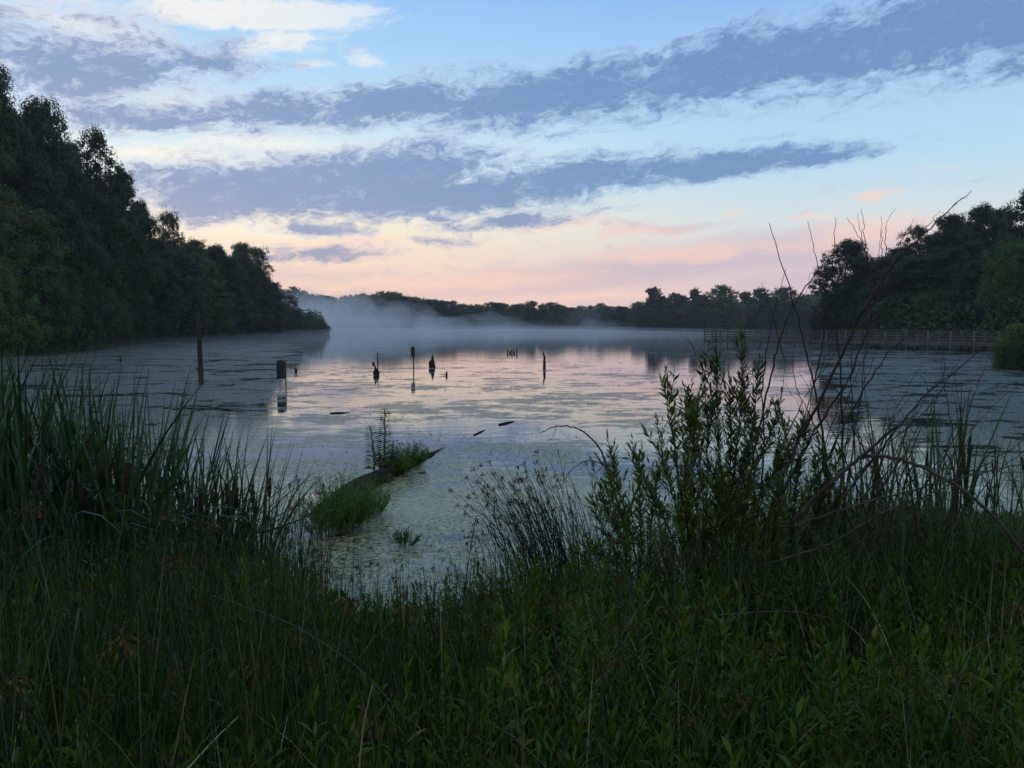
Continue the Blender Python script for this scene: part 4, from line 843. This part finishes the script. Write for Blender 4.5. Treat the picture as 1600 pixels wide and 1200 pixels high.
for i_ in range(48):
    x0_ = rt.uniform(1150, 1520); d_ = rt.uniform(5.5, 6.8); dx_ = rt.uniform(-150, 200); top_ = rt.uniform(500, 730)
    ST.append(([(x0_, 870, d_), (x0_+dx_*.25+rt.uniform(-12, 12), 870+(top_-870)*.35, d_), (x0_+dx_*.6+rt.uniform(-12, 12), 870+(top_-870)*.7, d_+rt.uniform(-.2, .2)), (x0_+dx_, top_, d_)], rt.uniform(.004, .009), .0012))
for pts, r0, r1 in ST:
    mb, Q_ = curve_stem('', '', '', pts, r0*.95, r1*.95, '', wob=.008); mb.build('stem', M['twig'], ds, True, b0)
# thick fallen dead limbs
fl = thing('fallen_branch', 'thick grey dead limb forking at right, arching over the grass toward the right edge', 'branch', P(1170, 905, 5.4))
for pts, r0, r1 in [([(1170, 900, 5.4), (1240, 810, 5.4), (1310, 742, 5.4), (1350, 710, 5.4), (1392, 672, 5.3), (1412, 662, 5.3)], .024, .010), ([(1340, 715, 5.4), (1390, 712, 5.4), (1450, 732, 5.4), (1510, 770, 5.3), (1560, 812, 5.2), (1610, 880, 5.1)], .020, .014),
                    ([(1230, 825, 5.3), (1330, 790, 5.3), (1440, 762, 5.3), (1520, 742, 5.3), (1610, 722, 5.3)], .011, .004), ([(1190, 885, 5.2), (1300, 850, 5.2), (1380, 800, 5.2), (1470, 765, 5.2), (1530, 735, 5.2), (1610, 680, 5.2)], .012, .003),
                    ([(1350, 705, 5.4), (1340, 672, 5.4), (1300, 665, 5.4), (1240, 682, 5.4), (1210, 720, 5.4)], .007, .002), ([(1450, 732, 5.4), (1520, 735, 5.4), (1580, 738, 5.4), (1620, 736, 5.4)], .006, .002),
                    ([(1392, 672, 5.3), (1425, 655, 5.3), (1440, 625, 5.3), (1470, 590, 5.3)], .007, .0015), ([(1380, 680, 5.3), (1405, 645, 5.3), (1420, 620, 5.3)], .005, .0015), ([(1530, 740, 5.3), (1560, 770, 5.3), (1590, 792, 5.3)], .005, .0015)]:
    mb, Q_ = curve_stem('', '', '', pts, r0*.72, r1*.72, '', wob=.008); mb.build('limb', M['paleb'], fl, True, np.array(fl.location))
arch = thing('arching_cane', 'dark bare cane arching over the rushes right of centre', 'cane', P(985, 860, 6.2))
for pts, r0, r1 in [([(985, 860, 6.2), (958, 760, 6.2), (940, 700, 6.2), (905, 668, 6.2), (870, 664, 6.2), (846, 676, 6.2)], .010, .003), ([(985, 800, 6.2), (945, 724, 6.2), (915, 718, 6.2), (890, 735, 6.2), (870, 770, 6.2)], .005, .0015), ([(870, 664, 6.2), (866, 680, 6.2), (855, 692, 6.2)], .003, .001)]:
    mb, Q_ = curve_stem('', '', '', pts, r0, r1, ''); mb.build('cane', M['twig'], arch, True, np.array(arch.location))
single('fallen_branch', 'dark broken leaf-like stick leaning over the water at the foot of the left rushes', 'branch', [(405, 832, 6.9), (430, 826, 6.9), (470, 812, 6.9), (492, 800, 6.9)], .012, .003, 'rush')

# ------------------------------------------------------------------ air
def vol(name, d, col, aniso=0.):
    m_, k_ = newmat(name); p = k_.n('ShaderNodeVolumePrincipled'); p.inputs['Color'].default_value = col; p.inputs['Density'].default_value = d; p.inputs['Anisotropy'].default_value = aniso
    o_ = k_.n('ShaderNodeOutputMaterial'); k_.nt.links.new(p.outputs[0], o_.inputs['Volume']); return m_
mb = MB(); mb.box((-160, -12, -4), (160, 352, 30)); o = mb.build('haze', vol('haze_air', .00028, (.93, .96, 1, 1), .5)); tag(o, kind='stuff')
MISTC = (.95, .97, 1, 1)
def mist(x, y, rx, ry, zt, d, seed):
    rr = np.random.default_rng(seed); bm = bmesh.new(); bmesh.ops.create_icosphere(bm, subdivisions=5, radius=1)
    ph = rr.random(9)*6.28; fr = rr.uniform(1.5, 4.5, 9)
    for v in bm.verts:
        n_ = sum(math.sin(fr[i]*v.co[i % 3]*(1+i*.35)+ph[i])/(1+i*.35) for i in range(9))*.10
        c_ = v.co*(1+n_); v.co = (x+c_.x*rx, y+c_.y*ry, max(.05, c_.z*zt) if c_.z > 0 else .05+c_.z*.04)
    me = bpy.data.meshes.new('mist'); bm.to_mesh(me); bm.free(); me.materials.append(vol('mist_air', d, MISTC, .15))
    o = bpy.data.objects.new('mist', me); C.objects.link(o); tag(o, kind='stuff', label='pale morning mist drifting low over the far water', cat='mist')
    for p in me.polygons: p.use_smooth = True
mist(-12, 185, 76, 125, 1.2, .0036, 1)
mist(-4, 232, 88, 52, 1.5, .0042, 2)
rm = random.Random(4)
for i_ in range(16):
    px_m = 440+i_*26+rm.uniform(-14, 14) if i_ < 11 else 720+(i_-11)*60+rm.uniform(-20, 20)
    D_m = rm.uniform(235, 268); fade = max(0., 1-(px_m-440)/420)
    mist((px_m-800)/F*D_m, D_m, rm.uniform(7, 15), rm.uniform(8, 14), rm.uniform(3.5, 7.5)+8*fade**1.5*rm.uniform(.6, 1.1), .006+.014*fade+rm.uniform(0, .004), 30+i_)
mist(-78, 268, 26, 16, 13, .014, 3)
mist(-50, 262, 30, 18, 5, .010, 5)
for r_ in bpy.data.objects:
    if r_.type == 'EMPTY' and not r_.get('label'): print('unused source', r_.name)
